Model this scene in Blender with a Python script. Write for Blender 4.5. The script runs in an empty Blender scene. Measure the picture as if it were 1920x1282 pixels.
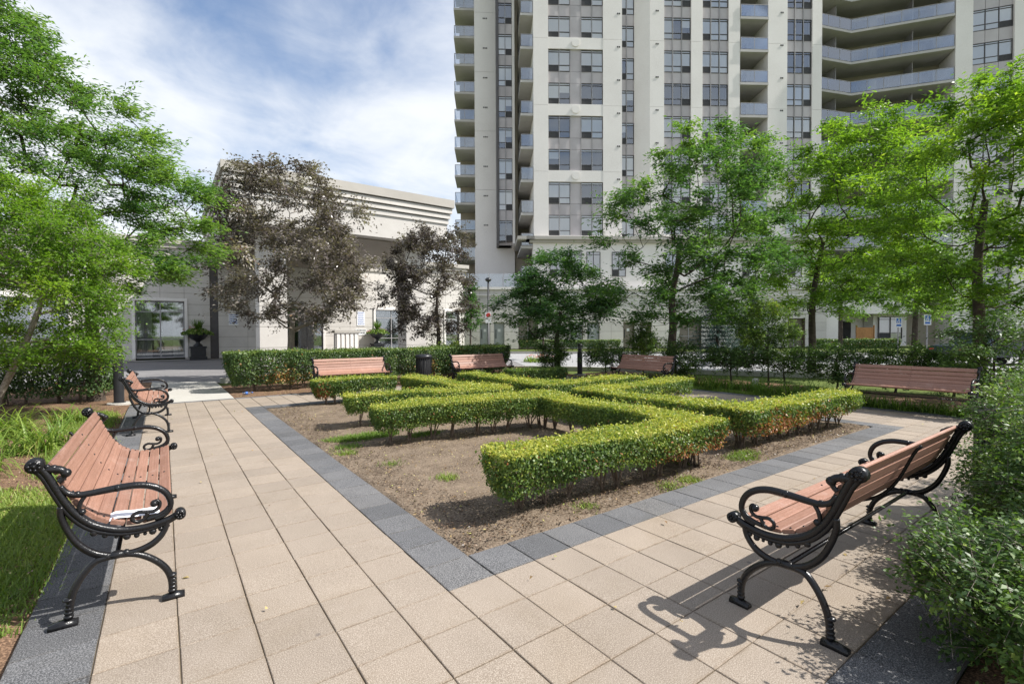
import bpy, math, random
import numpy as np
from mathutils import Vector, Matrix
R = math.radians
T = 0.305                                   # paver module, metres
sc = bpy.context.scene
col = sc.collection
# ------------------------------------------------------------------ camera
CAM = np.array([-1.2587, -2.3482, 1.4267]); YAW, PITCH, ROLL = R(35.905), R(-1.114), R(-0.264)
FW = np.array([math.sin(YAW), math.cos(YAW), 0.0]); RT = np.array([math.cos(YAW), -math.sin(YAW), 0.0])
cd = bpy.data.cameras.new('camera'); cam = bpy.data.objects.new('camera', cd); col.objects.link(cam)
cd.sensor_width = 36.0; cd.lens = 36.0 * 903.1 / 1920; cd.clip_start = 0.05; cd.clip_end = 2000
_f = Vector((math.sin(YAW) * math.cos(PITCH), math.cos(YAW) * math.cos(PITCH), math.sin(PITCH)))
_r = Vector((math.cos(YAW), -math.sin(YAW), 0)); _u = _r.cross(_f)
_c, _s = math.cos(ROLL), math.sin(ROLL)
_r2 = _c * _r + _s * _u; _u2 = -_s * _r + _c * _u
cam.matrix_world = Matrix(((_r2.x, _u2.x, -_f.x, CAM[0]), (_r2.y, _u2.y, -_f.y, CAM[1]), (_r2.z, _u2.z, -_f.z, CAM[2]), (0, 0, 0, 1)))
sc.camera = cam
# ------------------------------------------------------------------ light
SH = np.array([-0.71, 0.57])                # ground shadow per metre of height
sun_el = math.atan(1 / np.hypot(*SH)); sun_az = math.atan2(-SH[0], -SH[1])   # clockwise from +Y
w = bpy.data.worlds.new('World'); sc.world = w; w.use_nodes = True
nt = w.node_tree; nt.nodes.clear()
def wn(t, **k):
    n = nt.nodes.new(t)
    for a, b in k.items(): setattr(n, a, b)
    return n
wl = nt.links.new
wo = wn('ShaderNodeOutputWorld'); bg = wn('ShaderNodeBackground'); bg.inputs[1].default_value = 0.13
sky = wn('ShaderNodeTexSky', sky_type='NISHITA', sun_disc=False); sky.sun_elevation = sun_el; sky.sun_rotation = sun_az
sky.air_density = 1.0; sky.dust_density = 1.2; sky.ozone_density = 1.6
tc = wn('ShaderNodeTexCoord'); sep = wn('ShaderNodeSeparateXYZ'); wl(tc.outputs['Generated'], sep.inputs[0])
def wm(op, a, b=None):
    n = wn('ShaderNodeMath', operation=op)
    for i, v in enumerate((a, b)):
        if v is None: continue
        if isinstance(v, (int, float)): n.inputs[i].default_value = v
        else: wl(v, n.inputs[i])
    return n.outputs[0]
zc = wm('ADD', wm('MAXIMUM', sep.outputs[2], 0.0), 0.22)
cmb = wn('ShaderNodeCombineXYZ'); wl(wm('DIVIDE', sep.outputs[0], zc), cmb.inputs[0]); wl(wm('DIVIDE', sep.outputs[1], zc), cmb.inputs[1])
def wnoise(scale, det, rough, dist, off):
    mp = wn('ShaderNodeMapping'); mp.inputs['Location'].default_value = off; mp.inputs['Scale'].default_value = (1, 1, 1)
    wl(cmb.outputs[0], mp.inputs[0]); n = wn('ShaderNodeTexNoise'); wl(mp.outputs[0], n.inputs['Vector'])
    n.inputs['Scale'].default_value = scale; n.inputs['Detail'].default_value = det; n.inputs['Roughness'].default_value = rough; n.inputs['Distortion'].default_value = dist
    return n.outputs[0]
n1 = wnoise(1.25, 8, 0.52, 0.35, (3.1, 1.7, 0)); n2 = wnoise(3.4, 8, 0.58, 0.5, (0.3, 5.2, 2))
cl = wm('ADD', wm('MULTIPLY', n1, 0.72), wm('MULTIPLY', n2, 0.28))
hz = wm('MULTIPLY', wm('SUBTRACT', 1.0, wm('MINIMUM', wm('MULTIPLY', wm('MAXIMUM', sep.outputs[2], 0.0), 2.1), 1.0)), 0.17)
mr = wn('ShaderNodeMapRange', interpolation_type='SMOOTHSTEP'); wl(wm('ADD', cl, hz), mr.inputs[0]); mr.inputs[1].default_value = 0.37; mr.inputs[2].default_value = 0.66
mr.inputs[4].default_value = 0.93
mx = wn('ShaderNodeMix', data_type='RGBA'); wl(mr.outputs[0], mx.inputs[0]); wl(sky.outputs[0], mx.inputs[6]); mx.inputs[7].default_value = (5.2, 5.35, 5.55, 1)
wl(mx.outputs[2], bg.inputs[0]); wl(bg.outputs[0], wo.inputs[0])
sd = bpy.data.lights.new('sun', 'SUN'); sd.energy = 5.0; sd.angle = R(0.5); sd.color = (1.0, 0.965, 0.915)
so = bpy.data.objects.new('sun', sd); col.objects.link(so)
so.rotation_euler = Vector((SH[0], SH[1], -1)).to_track_quat('-Z', 'Y').to_euler(); so.location = (0, 0, 60)
vs = sc.view_settings; vs.view_transform = 'Standard'; vs.look = 'None'; vs.gamma = 1; vs.use_curve_mapping = False; vs.exposure = 0.62
try:
    sc.cycles.max_bounces = 6; sc.cycles.transparent_max_bounces = 12; sc.cycles.caustics_reflective = False; sc.cycles.caustics_refractive = False
except Exception: pass

# ------------------------------------------------------------------ helpers
def tag(o, label, cat, group=None, kind=None):
    if label: o['label'] = label
    if cat: o['category'] = cat
    if group: o['group'] = group
    if kind: o['kind'] = kind
    return o
def empty(name, loc=(0, 0, 0), rz=0, label=None, cat=None, group=None, parent=None):
    o = bpy.data.objects.new(name, None); col.objects.link(o); o.location = loc; o.rotation_euler = (0, 0, rz); o.empty_display_size = .1
    if parent: o.parent = parent
    return tag(o, label, cat, group)
def inst(name, me, parent=None, loc=(0, 0, 0), rz=0, scale=(1, 1, 1), rot=None):
    o = bpy.data.objects.new(name, me); col.objects.link(o); o.location = loc; o.rotation_euler = rot or (0, 0, rz); o.scale = scale
    if parent: o.parent = parent
    return o
def copy_tree(o, parent=None):
    c = o.copy(); col.objects.link(c); c.parent = parent
    for ch in list(o.children): copy_tree(ch, c)
    return c
class MB:
    def __init__(s): s.v = []; s.f = []
    def add(s, vs_, fs):
        n = len(s.v); s.v += [tuple(map(float, p)) for p in vs_]; s.f += [tuple(i + n for i in f) for f in fs]; return s
    def box(s, x0, x1, y0, y1, z0, z1):
        return s.add([(x0, y0, z0), (x1, y0, z0), (x1, y1, z0), (x0, y1, z0), (x0, y0, z1), (x1, y0, z1), (x1, y1, z1), (x0, y1, z1)],
                     [(0, 3, 2, 1), (4, 5, 6, 7), (0, 1, 5, 4), (1, 2, 6, 5), (2, 3, 7, 6), (3, 0, 4, 7)])
    def bbox(s, x0, x1, y0, y1, z0, z1, b):            # box with chamfered top edges
        return s.add([(x0, y0, z0), (x1, y0, z0), (x1, y1, z0), (x0, y1, z0), (x0, y0, z1 - b), (x1, y0, z1 - b), (x1, y1, z1 - b), (x0, y1, z1 - b),
                      (x0 + b, y0 + b, z1), (x1 - b, y0 + b, z1), (x1 - b, y1 - b, z1), (x0 + b, y1 - b, z1)],
                     [(0, 1, 5, 4), (1, 2, 6, 5), (2, 3, 7, 6), (3, 0, 4, 7), (4, 5, 9, 8), (5, 6, 10, 9), (6, 7, 11, 10), (7, 4, 8, 11), (8, 9, 10, 11)])
    def sheetxz(s, x0, x1, y, z0, z1): return s.add([(x0, y, z0), (x1, y, z0), (x1, y, z1), (x0, y, z1)], [(0, 1, 2, 3)])
    def prism(s, poly, z0, z1):                        # poly counter-clockwise
        n = len(poly); return s.add([(x, y, z0) for x, y in poly] + [(x, y, z1) for x, y in poly],
            [tuple(range(n - 1, -1, -1)), tuple(range(n, 2 * n))] + [(i, (i + 1) % n, n + (i + 1) % n, n + i) for i in range(n)])
    def tube(s, pts, rad, sides=8, cap=True):
        P = [Vector(p) for p in pts]; n = len(P)
        rad = [rad] * n if isinstance(rad, (int, float)) else list(rad)
        up = None; vs_ = []
        for i, p in enumerate(P):
            d = (P[min(i + 1, n - 1)] - P[max(i - 1, 0)])
            if d.length < 1e-9: d = Vector((0, 0, 1))
            d.normalize()
            if up is None:
                up = d.orthogonal().normalized()
            else:
                up = (up - d * up.dot(d));
                up = up.normalized() if up.length > 1e-6 else d.orthogonal().normalized()
            sd_ = d.cross(up)
            for k in range(sides):
                a = 2 * math.pi * k / sides; vs_.append(p + (up * math.cos(a) + sd_ * math.sin(a)) * rad[i])
        fs = [(i * sides + k, i * sides + (k + 1) % sides, (i + 1) * sides + (k + 1) % sides, (i + 1) * sides + k) for i in range(n - 1) for k in range(sides)]
        if cap: fs += [tuple(range(sides - 1, -1, -1)), tuple(range((n - 1) * sides, n * sides))]
        return s.add(vs_, fs)
    def lathe(s, prof, c=(0, 0), sides=20, axis='z', z0=0):
        n = len(prof); vs_ = []
        for r, z in prof:
            for k in range(sides):
                a = 2 * math.pi * k / sides
                if axis == 'z': vs_.append((c[0] + r * math.cos(a), c[1] + r * math.sin(a), z0 + z))
                elif axis == 'x': vs_.append((z0 + z, c[0] + r * math.cos(a), c[1] + r * math.sin(a)))
                else: vs_.append((c[0] + r * math.sin(a), z0 + z, c[1] + r * math.cos(a)))
        fs = [(i * sides + k, i * sides + (k + 1) % sides, (i + 1) * sides + (k + 1) % sides, (i + 1) * sides + k) for i in range(n - 1) for k in range(sides)]
        fs += [tuple(range(sides - 1, -1, -1)), tuple(range((n - 1) * sides, n * sides))]
        return s.add(vs_, fs)
    def ball(s, c, r, sx=1, sy=1, sz=1, nu=10, nv=6):
        vs_ = []
        for j in range(nv + 1):
            t = math.pi * j / nv
            for k in range(nu):
                a = 2 * math.pi * k / nu; vs_.append((c[0] + r * sx * math.sin(t) * math.cos(a), c[1] + r * sy * math.sin(t) * math.sin(a), c[2] + r * sz * math.cos(t)))
        return s.add(vs_, [(j * nu + k, (j + 1) * nu + k, (j + 1) * nu + (k + 1) % nu, j * nu + (k + 1) % nu) for j in range(nv) for k in range(nu)])
    def mesh(s, name, m, smooth=False):
        me = bpy.data.meshes.new(name); me.from_pydata(s.v, [], s.f); me.materials.append(m)
        if smooth: me.polygons.foreach_set('use_smooth', [True] * len(me.polygons))
        me.update(); return me
    def build(s, name, m, parent=None, smooth=False, loc=(0, 0, 0), rz=0):
        return inst(name, s.mesh(name, m, smooth), parent, loc, rz)
def npmesh(name, V, F, m, attrs=None, k=4):
    me = bpy.data.meshes.new(name); nv, nf = len(V), len(F)
    me.vertices.add(nv); me.vertices.foreach_set('co', V.astype(np.float32).ravel())
    me.loops.add(nf * k); me.loops.foreach_set('vertex_index', F.astype(np.int32).ravel())
    me.polygons.add(nf); me.polygons.foreach_set('loop_start', np.arange(0, nf * k, k, dtype=np.int32))
    try: me.polygons.foreach_set('loop_total', np.full(nf, k, dtype=np.int32))
    except Exception: pass
    for a, d in (attrs or {}).items():
        at_ = me.attributes.new(a, 'FLOAT', 'FACE'); at_.data.foreach_set('value', d.astype(np.float32))
    me.materials.append(m); me.update(calc_edges=True); return me
def unit(a): return a / np.maximum(np.linalg.norm(a, axis=1, keepdims=True), 1e-9)
def leafmesh(name, C, A, N, L, W, tint, m, rng, fold=0.0):
    n = len(C); A = unit(A); S = unit(np.cross(A, N)); N2 = np.cross(S, A)
    L = np.broadcast_to(L, (n,))[:, None]; W = np.broadcast_to(W, (n,))[:, None]
    b = C - A * L * .5; t = C + A * L * .5 - N2 * L * .12; mid = C - A * L * .08
    V = np.stack([b, mid + S * W * .5 + N2 * W * fold, t, mid - S * W * .5 + N2 * W * fold], 1).reshape(-1, 3)
    return npmesh(name, V, np.arange(n * 4).reshape(-1, 4), m, {'tint': np.clip(tint, 0, 1)})

# ------------------------------------------------------------------ materials
def mk(name):
    m = bpy.data.materials.new(name); m.use_nodes = True; nt = m.node_tree; nt.nodes.clear()
    o = nt.nodes.new('ShaderNodeOutputMaterial'); b = nt.nodes.new('ShaderNodeBsdfPrincipled'); nt.links.new(b.outputs[0], o.inputs[0]); return m, nt, b, o
def noise(nt, scale, det=4, rough=.6, vec=None, dist=0):
    n = nt.nodes.new('ShaderNodeTexNoise'); n.inputs['Scale'].default_value = scale; n.inputs['Detail'].default_value = det
    n.inputs['Roughness'].default_value = rough; n.inputs['Distortion'].default_value = dist
    if vec: nt.links.new(vec, n.inputs['Vector'])
    return n.outputs[0]
def ramp(nt, fac, stops):
    r = nt.nodes.new('ShaderNodeValToRGB'); nt.links.new(fac, r.inputs[0]); e = r.color_ramp.elements
    while len(e) < len(stops): e.new(.5)
    for i, (p, c) in enumerate(stops): e[i].position = p; e[i].color = (*c, 1) if len(c) == 3 else c
    return r.outputs[0]
def mix(nt, fac, a, b, mode='MIX'):
    n = nt.nodes.new('ShaderNodeMix'); n.data_type = 'RGBA'; n.blend_type = mode
    for i, v in ((0, fac), (6, a), (7, b)):
        if isinstance(v, (int, float)): n.inputs[i].default_value = v
        elif isinstance(v, tuple): n.inputs[i].default_value = (*v, 1)
        else: nt.links.new(v, n.inputs[i])
    return n.outputs[2]
def bump(nt, b, h, strength, dist):
    n = nt.nodes.new('ShaderNodeBump'); n.inputs['Strength'].default_value = strength; n.inputs['Distance'].default_value = dist
    nt.links.new(h, n.inputs['Height']); nt.links.new(n.outputs[0], b.inputs['Normal'])
def wpos(nt): return nt.nodes.new('ShaderNodeNewGeometry').outputs['Position']
def pm(name, c1, c2, scale=3, rough=.7, fine=0, fc=None, bs=0, bscale=60, rnd=0, metal=0, spec=.5):
    """two-tone noise surface with optional fine speckle, relief and per-piece variation"""
    m, nt, b, o = mk(name); P = wpos(nt)
    c = ramp(nt, noise(nt, scale, 5, .62, P), [(.32, c1), (.68, c2)])
    if fine: c = mix(nt, ramp(nt, noise(nt, fine, 2, .6, P), [(.44, (0, 0, 0)), (.66, (1, 1, 1))]), c, fc)
    if rnd:
        oi = nt.nodes.new('ShaderNodeObjectInfo'); gi = nt.nodes.new('ShaderNodeNewGeometry')
        ad = nt.nodes.new('ShaderNodeMath'); ad.operation = 'ADD'; nt.links.new(oi.outputs['Random'], ad.inputs[0]); nt.links.new(gi.outputs['Random Per Island'], ad.inputs[1])
        fr = nt.nodes.new('ShaderNodeMath'); fr.operation = 'FRACT'; nt.links.new(ad.outputs[0], fr.inputs[0])
        v = ramp(nt, fr.outputs[0], [(0, (1 - rnd,) * 3), (.5, (1, 1, 1)), (1, (1 + rnd * .6, 1 + rnd * .5, 1 + rnd * .35))])
        c = mix(nt, 1.0, c, v, 'MULTIPLY')
    nt.links.new(c, b.inputs['Base Color']); b.inputs['Roughness'].default_value = rough; b.inputs['Metallic'].default_value = metal
    b.inputs['Specular IOR Level'].default_value = spec
    if bs: bump(nt, b, noise(nt, bscale, 3, .6, P), bs, .01)
    return m
def leafmat(name, stops, trans=.35, gloss=.45, gain=1.22):
    stops = [(p, tuple(min(.6, v * gain) for v in c)) for p, c in stops]
    m, nt, b, o = mk(name); a = nt.nodes.new('ShaderNodeAttribute'); a.attribute_name = 'tint'
    c = ramp(nt, a.outputs['Fac'], stops); nt.links.new(c, b.inputs['Base Color']); b.inputs['Roughness'].default_value = gloss; b.inputs['Specular IOR Level'].default_value = .35
    t = nt.nodes.new('ShaderNodeBsdfTranslucent'); tcol = mix(nt, 1.0, c, (1.25, 1.35, .6), 'MULTIPLY'); nt.links.new(tcol, t.inputs[0])
    s = nt.nodes.new('ShaderNodeMixShader'); s.inputs[0].default_value = trans; nt.links.new(b.outputs[0], s.inputs[1]); nt.links.new(t.outputs[0], s.inputs[2]); nt.links.new(s.outputs[0], o.inputs[0])
    return m
def glassmat(name, tintc, refl=.35, rough=.03):
    m, nt, b, o = mk(name); nt.nodes.remove(b)
    g = nt.nodes.new('ShaderNodeBsdfGlossy'); g.inputs['Roughness'].default_value = rough; g.inputs[0].default_value = (.9, .95, 1, 1)
    t = nt.nodes.new('ShaderNodeBsdfTransparent'); t.inputs[0].default_value = (*tintc, 1)
    f = nt.nodes.new('ShaderNodeFresnel'); f.inputs[0].default_value = 1.5
    a = nt.nodes.new('ShaderNodeMath'); a.operation = 'ADD'; a.inputs[1].default_value = refl; a.use_clamp = True; nt.links.new(f.outputs[0], a.inputs[0])
    s = nt.nodes.new('ShaderNodeMixShader'); nt.links.new(a.outputs[0], s.inputs[0]); nt.links.new(t.outputs[0], s.inputs[1]); nt.links.new(g.outputs[0], s.inputs[2]); nt.links.new(s.outputs[0], o.inputs[0])
    return m
M = {}
M['tan'] = pm('tan_paver', (.212, .172, .134), (.262, .214, .168), 2.2, .85, 190, (.40, .345, .285), .35, 160, .09, spec=.2)
def paver_dirt(m):
    nt = m.node_tree; b = [n for n in nt.nodes if n.type == 'BSDF_PRINCIPLED'][0]; src = b.inputs['Base Color'].links[0].from_socket; P = wpos(nt)
    mp = nt.nodes.new('ShaderNodeVectorMath'); mp.operation = 'SCALE'; mp.inputs['Scale'].default_value = 1 / T; nt.links.new(P, mp.inputs[0])
    fr = nt.nodes.new('ShaderNodeVectorMath'); fr.operation = 'FRACTION'; nt.links.new(mp.outputs[0], fr.inputs[0]); sb = nt.nodes.new('ShaderNodeVectorMath'); sb.operation = 'SUBTRACT'; sb.inputs[1].default_value = (.5, .5, .5); nt.links.new(fr.outputs[0], sb.inputs[0])
    ab = nt.nodes.new('ShaderNodeVectorMath'); ab.operation = 'ABSOLUTE'; nt.links.new(sb.outputs[0], ab.inputs[0]); sp = nt.nodes.new('ShaderNodeSeparateXYZ'); nt.links.new(ab.outputs[0], sp.inputs[0])
    mxm = nt.nodes.new('ShaderNodeMath'); mxm.operation = 'MAXIMUM'; nt.links.new(sp.outputs[0], mxm.inputs[0]); nt.links.new(sp.outputs[1], mxm.inputs[1])
    ad = nt.nodes.new('ShaderNodeMath'); ad.operation = 'MULTIPLY_ADD'; nt.links.new(noise(nt, 9, 5, .65, P), ad.inputs[0]); ad.inputs[1].default_value = .16; nt.links.new(mxm.outputs[0], ad.inputs[2])
    e = ramp(nt, ad.outputs[0], [(.535, (0, 0, 0)), (.60, (.55, .55, .55))])
    c = mix(nt, e, src, mix(nt, 1.0, src, (.62, .55, .46), 'MULTIPLY'))
    st = ramp(nt, noise(nt, .9, 6, .7, P, .6), [(.52, (0, 0, 0)), (.72, (.55, .55, .55))]); c = mix(nt, st, c, mix(nt, 1.0, c, (.80, .77, .70), 'MULTIPLY'))
    vo = nt.nodes.new('ShaderNodeTexVoronoi'); vo.inputs['Scale'].default_value = 2.6; nt.links.new(P, vo.inputs['Vector']); g = ramp(nt, vo.outputs['Distance'], [(.030, (.62, .62, .62)), (.045, (0, 0, 0))])
    c = mix(nt, g, c, (.12, .10, .09)); nt.links.new(c, b.inputs['Base Color'])
paver_dirt(M['tan'])
M['dark'] = pm('dark_paver', (.050, .051, .054), (.088, .089, .092), 3.0, .8, 170, (.24, .24, .245), .4, 170, .26, spec=.3)
paver_dirt(M['dark'])
M['joint'] = pm('joint_sand', (.10, .078, .052), (.17, .135, .092), 6, .95, spec=.1)
M['soil'] = pm('bed_soil', (.072, .052, .036), (.195, .150, .108), 3.0, .95, 60, (.235, .185, .135), 1, 45, spec=.1)
M['mulch'] = pm('mulch', (.06, .038, .025), (.16, .10, .066), 3.5, .95, 90, (.30, .19, .12), 1, 60, spec=.1)
M['lawn'] = pm('lawn_ground', (.045, .075, .02), (.10, .14, .035), 1.2, .95, 60, (.15, .17, .05), .6, 80, spec=.1)
M['asphalt'] = pm('driveway', (.13, .125, .125), (.19, .185, .18), .6, .9, 120, (.26, .25, .25), .3, 90, spec=.2)
M['road'] = pm('road', (.24, .24, .245), (.31, .31, .31), .5, .9, 100, (.38, .38, .38), .2, 90, spec=.2)
M['conc'] = pm('concrete_walk', (.36, .345, .31), (.45, .43, .39), 1.4, .9, 150, (.5, .48, .44), .2, 120, spec=.2)
M['slat'] = pm('bench_slat', (.262, .137, .094), (.318, .170, .120), 4, .5, 130, (.37, .215, .165), .12, 220, .13, spec=.3)
def grain(m):
    nt = m.node_tree; b = [n for n in nt.nodes if n.type == 'BSDF_PRINCIPLED'][0]; src = b.inputs['Base Color'].links[0].from_socket
    t_ = nt.nodes.new('ShaderNodeTexCoord'); mp = nt.nodes.new('ShaderNodeMapping'); mp.inputs['Scale'].default_value = (2.2, 95, 95); nt.links.new(t_.outputs['Object'], mp.inputs[0])
    g = ramp(nt, noise(nt, 1.0, 4, .7, mp.outputs[0]), [(.35, (.80, .78, .76)), (.65, (1.1, 1.1, 1.1))]); c = mix(nt, 1.0, src, g, 'MULTIPLY')
    wr_ = ramp(nt, noise(nt, 7, 5, .7, t_.outputs['Object']), [(.56, (0, 0, 0)), (.74, (.45, .45, .45))]); c = mix(nt, wr_, c, (.42, .30, .25)); nt.links.new(c, b.inputs['Base Color'])
grain(M['slat'])
M['iron'] = pm('cast_iron', (.008, .008, .009), (.014, .014, .015), 9, .27, bs=.22, bscale=90, spec=.36)
M['stone'] = pm('stone_panel', (.50, .47, .43), (.60, .57, .525), 1.3, .85, 90, (.64, .62, .59), .1, 120, .07, spec=.2)
M['precast'] = pm('precast_concrete', (.69, .655, .615), (.785, .75, .71), .35, .85, 22, (.80, .77, .74), .08, 60, spec=.2)
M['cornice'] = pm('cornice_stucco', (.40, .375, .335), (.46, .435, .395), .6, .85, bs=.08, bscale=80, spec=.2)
M['spandrel'] = pm('spandrel_panel', (.43, .40, .405), (.51, .48, .485), .8, .6, rnd=.1, spec=.4)
M['balc'] = pm('balcony_wall', (.34, .30, .235), (.42, .375, .30), .5, .85, spec=.2)
M['slab'] = pm('balcony_slab', (.42, .405, .385), (.50, .48, .46), .7, .85, spec=.2)
M['frame'] = pm('window_frame', (.075, .068, .068), (.10, .092, .092), 2, .5)
M['alu'] = pm('aluminium', (.27, .26, .26), (.35, .34, .34), 3, .45)
M['blind'] = pm('window_blind', (.88, .88, .87), (.95, .95, .95), .6, .9, rnd=.12)
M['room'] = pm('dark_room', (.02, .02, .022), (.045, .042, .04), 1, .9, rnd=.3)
M['vent'] = pm('vent_grille', (.03, .03, .032), (.05, .05, .05), 6, .7)
M['glass'] = glassmat('window_glass', (.985, .99, 1.0), .17)
M['railglass'] = glassmat('balcony_glass', (.74, .76, .78), .16)
M['black'] = pm('black_metal', (.014, .015, .018), (.024, .025, .028), 6, .38, spec=.5)
M['bark'] = pm('bark_grey', (.15, .13, .105), (.28, .245, .20), 9, .95, 60, (.36, .32, .27), 1, 45, spec=.1)
M['barkd'] = pm('bark_dark', (.05, .04, .032), (.105, .086, .07), 9, .95, bs=1, bscale=45, spec=.1)
M['twig'] = pm('twigs', (.10, .075, .055), (.20, .155, .12), 14, .95, spec=.1)
M['white'] = pm('white_paint', (.74, .74, .73), (.82, .82, .81), 3, .6)
M['blue'] = pm('sign_blue', (.03, .12, .42), (.04, .15, .48), 4, .5)
M['red'] = pm('sign_red', (.5, .03, .03), (.58, .05, .04), 4, .5)
M['wood'] = pm('cedar_boards', (.36, .17, .055), (.47, .235, .085), 5, .7, rnd=.12)
M['door'] = pm('door_paint', (.34, .36, .36), (.40, .42, .42), 2, .55)
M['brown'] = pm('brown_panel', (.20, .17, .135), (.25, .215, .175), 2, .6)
M['curtain'] = pm('curtain', (.42, .42, .40), (.60, .60, .57), 7, .9)
M['car'] = pm('car_paint', (.012, .018, .032), (.016, .024, .042), 3, .18, spec=.7)
M['rubber'] = pm('rubber', (.015, .015, .015), (.025, .025, .025), 8, .8)
M['paper'] = pm('white_wrapper', (.72, .74, .78), (.84, .85, .88), 20, .6)
G0, G1, G2, G3 = (.028, .055, .012), (.062, .115, .020), (.125, .195, .030), (.245, .275, .045)
M['box'] = leafmat('hedge_leaf', [(0, (.030, .060, .016)), (.35, (.085, .145, .032)), (.6, (.20, .255, .048)), (.80, (.38, .375, .08)), (.86, (.34, .16, .06)), (1, (.30, .115, .045))])
M['yew'] = leafmat('dark_hedge_leaf', [(0, (.022, .046, .014)), (.45, (.058, .105, .028)), (.75, (.14, .20, .05)), (.88, (.20, .22, .06)), (.93, (.32, .17, .05)), (1, (.30, .14, .05))], .25)
M['locust'] = leafmat('locust_leaf', [(0, (.035, .075, .012)), (.4, (.085, .17, .022)), (.75, (.18, .29, .032)), (1, (.30, .37, .05))], .52)
M['locustd'] = leafmat('dark_locust_leaf', [(0, (.022, .055, .020)), (.45, (.050, .115, .034)), (.8, (.105, .19, .045)), (1, (.20, .28, .06))], .5)
M['plum'] = leafmat('purple_leaf', [(0, (.042, .033, .035)), (.3, (.090, .074, .072)), (.55, (.175, .152, .142)), (.8, (.34, .315, .285)), (.9, (.19, .098, .065)), (1, (.25, .19, .07))], .25, .3)
M['shrub'] = leafmat('shrub_leaf', [(0, (.030, .062, .018)), (.4, (.078, .14, .034)), (.75, (.175, .25, .05)), (.92, (.30, .34, .085)), (1, (.36, .17, .045))], .35)
M['spruce'] = leafmat('spruce_needle', [(0, (.022, .045, .038)), (.6, (.055, .095, .085)), (1, (.11, .155, .145))], .15)
M['grass'] = leafmat('grass_blade', [(0, (.05, .10, .018)), (.5, (.11, .185, .03)), (.85, (.22, .28, .055)), (1, (.33, .29, .11))], .4)
M['petal'] = leafmat('flower_petal', [(0, (.62, .10, .10)), (.5, (.72, .30, .30)), (1, (.80, .55, .52))], .3)
M['chip'] = leafmat('mulch_chip', [(0, (.028, .018, .012)), (.5, (.065, .042, .028)), (.85, (.13, .085, .055)), (1, (.24, .17, .11))], .05)
M['litter'] = leafmat('leaf_litter', [(0, (.16, .09, .04)), (.5, (.34, .23, .11)), (.8, (.44, .38, .16)), (1, (.25, .28, .08))], .2)
# ------------------------------------------------------------------ ground, roads, paving
def sheet(name, polys, m, z, parent=None):
    b = MB()
    for p in polys: b.add([(x, y, z) for x, y in p], [tuple(range(len(p)))])
    o = b.build(name, m, parent)
    if not parent: o['kind'] = 'structure'
    return o
def rect(x0, x1, y0, y1): return [(x0, y0), (x1, y0), (x1, y1), (x0, y1)]
def L2(X, D): p = CAM + RT * X + FW * D; return (p[0], p[1])
sheet('ground', [rect(-300, 300, -300, 300)], M['lawn'], -.07)
NI, NJ = 25, 27
X0, X1, Y0, Y1 = -6 * T, 31 * T, -6 * T, 32.6 * T
sheet('driveway', [[(-40, 16.2), (-1.6, 16.2), (-1.3, 15.4), (.1, 14.6), (6, 14.4), (9.6, 13.6), (10.7, 12.8), (17.6, 25.6), (13.5, 30.2), (-40, 30.2)]], M['asphalt'], -.045)
sheet('road', [[(10.72, 12.8), (12.0, 11.0), (13.4, 8.6), (15.2, 5.2), (20, -3), (30, -18), (52, -18), (34, 8.5), (24, 19.8), (17.62, 25.6)]], M['road'], -.043)
walk = sheet('concrete_walk', [[(-1.55, Y1 + .005), (.0, Y1 + .005), (.0, 14.62), (-1.3, 15.38), (-1.55, 15.6)]], M['conc'], -.004)
def relief(name, x0, x1, y0, y1, m, z, amp, step, seed, hole=None):
    nx, ny = max(2, int((x1 - x0) / step)), max(2, int((y1 - y0) / step)); rng = np.random.default_rng(seed)
    X, Y = np.meshgrid(np.linspace(x0, x1, nx), np.linspace(y0, y1, ny))
    Z = z + amp * (.45 * np.sin(X * 3.1 + seed) * np.cos(Y * 2.7 + 1.3 * seed) + .3 * np.sin(X * 9.3 + Y * 7.1) + .4 * rng.standard_normal(X.shape) * .5)
    e = np.minimum(np.minimum(X - x0, x1 - X), np.minimum(Y - y0, y1 - Y)); Z = np.where(e < step * .7, z - amp * .6, Z)
    V = np.stack([X, Y, Z], -1).reshape(-1, 3); I = np.arange(nx * ny).reshape(ny, nx)
    F = np.stack([I[:-1, :-1], I[:-1, 1:], I[1:, 1:], I[1:, :-1]], -1).reshape(-1, 4)
    o = inst(name, npmesh(name, V, F, m)); o['kind'] = 'structure'; return o
relief('planter_soil', T * 1.0, T * (NI - 1), T * 1.0, T * (NJ - 1), M['soil'], -.012, .026, .04, 1)
relief('mulch_bed', -9.5, X0 - .003, -4, 10.5, M['mulch'], -.022, .022, .09, 2)
relief('mulch_bed', -9.5, -1.56, 10.5, 16.0, M['mulch'], -.022, .022, .12, 3)
relief('mulch_bed', .004, 10.3, Y1 + .004, 13.4, M['mulch'], -.022, .022, .10, 4)
relief('mulch_bed', X1 + .004, 12.6, -6, Y1 - .01, M['mulch'], -.020, .022, .10, 5)
relief('mulch_bed', -1.5, X1, -6, Y0 - .004, M['mulch'], -.022, .022, .10, 6)
pav = sheet('pavement', [rect(X0, 0, Y0, Y1), rect(NI * T, X1, Y0, Y1), rect(0, NI * T, Y0, T), rect(0, NI * T, (NJ - 1) * T, Y1), rect(0, T, T, (NJ - 1) * T), rect((NI - 1) * T, NI * T, T, (NJ - 1) * T)], M['joint'], -.007)
rng = np.random.default_rng(5)
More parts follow.
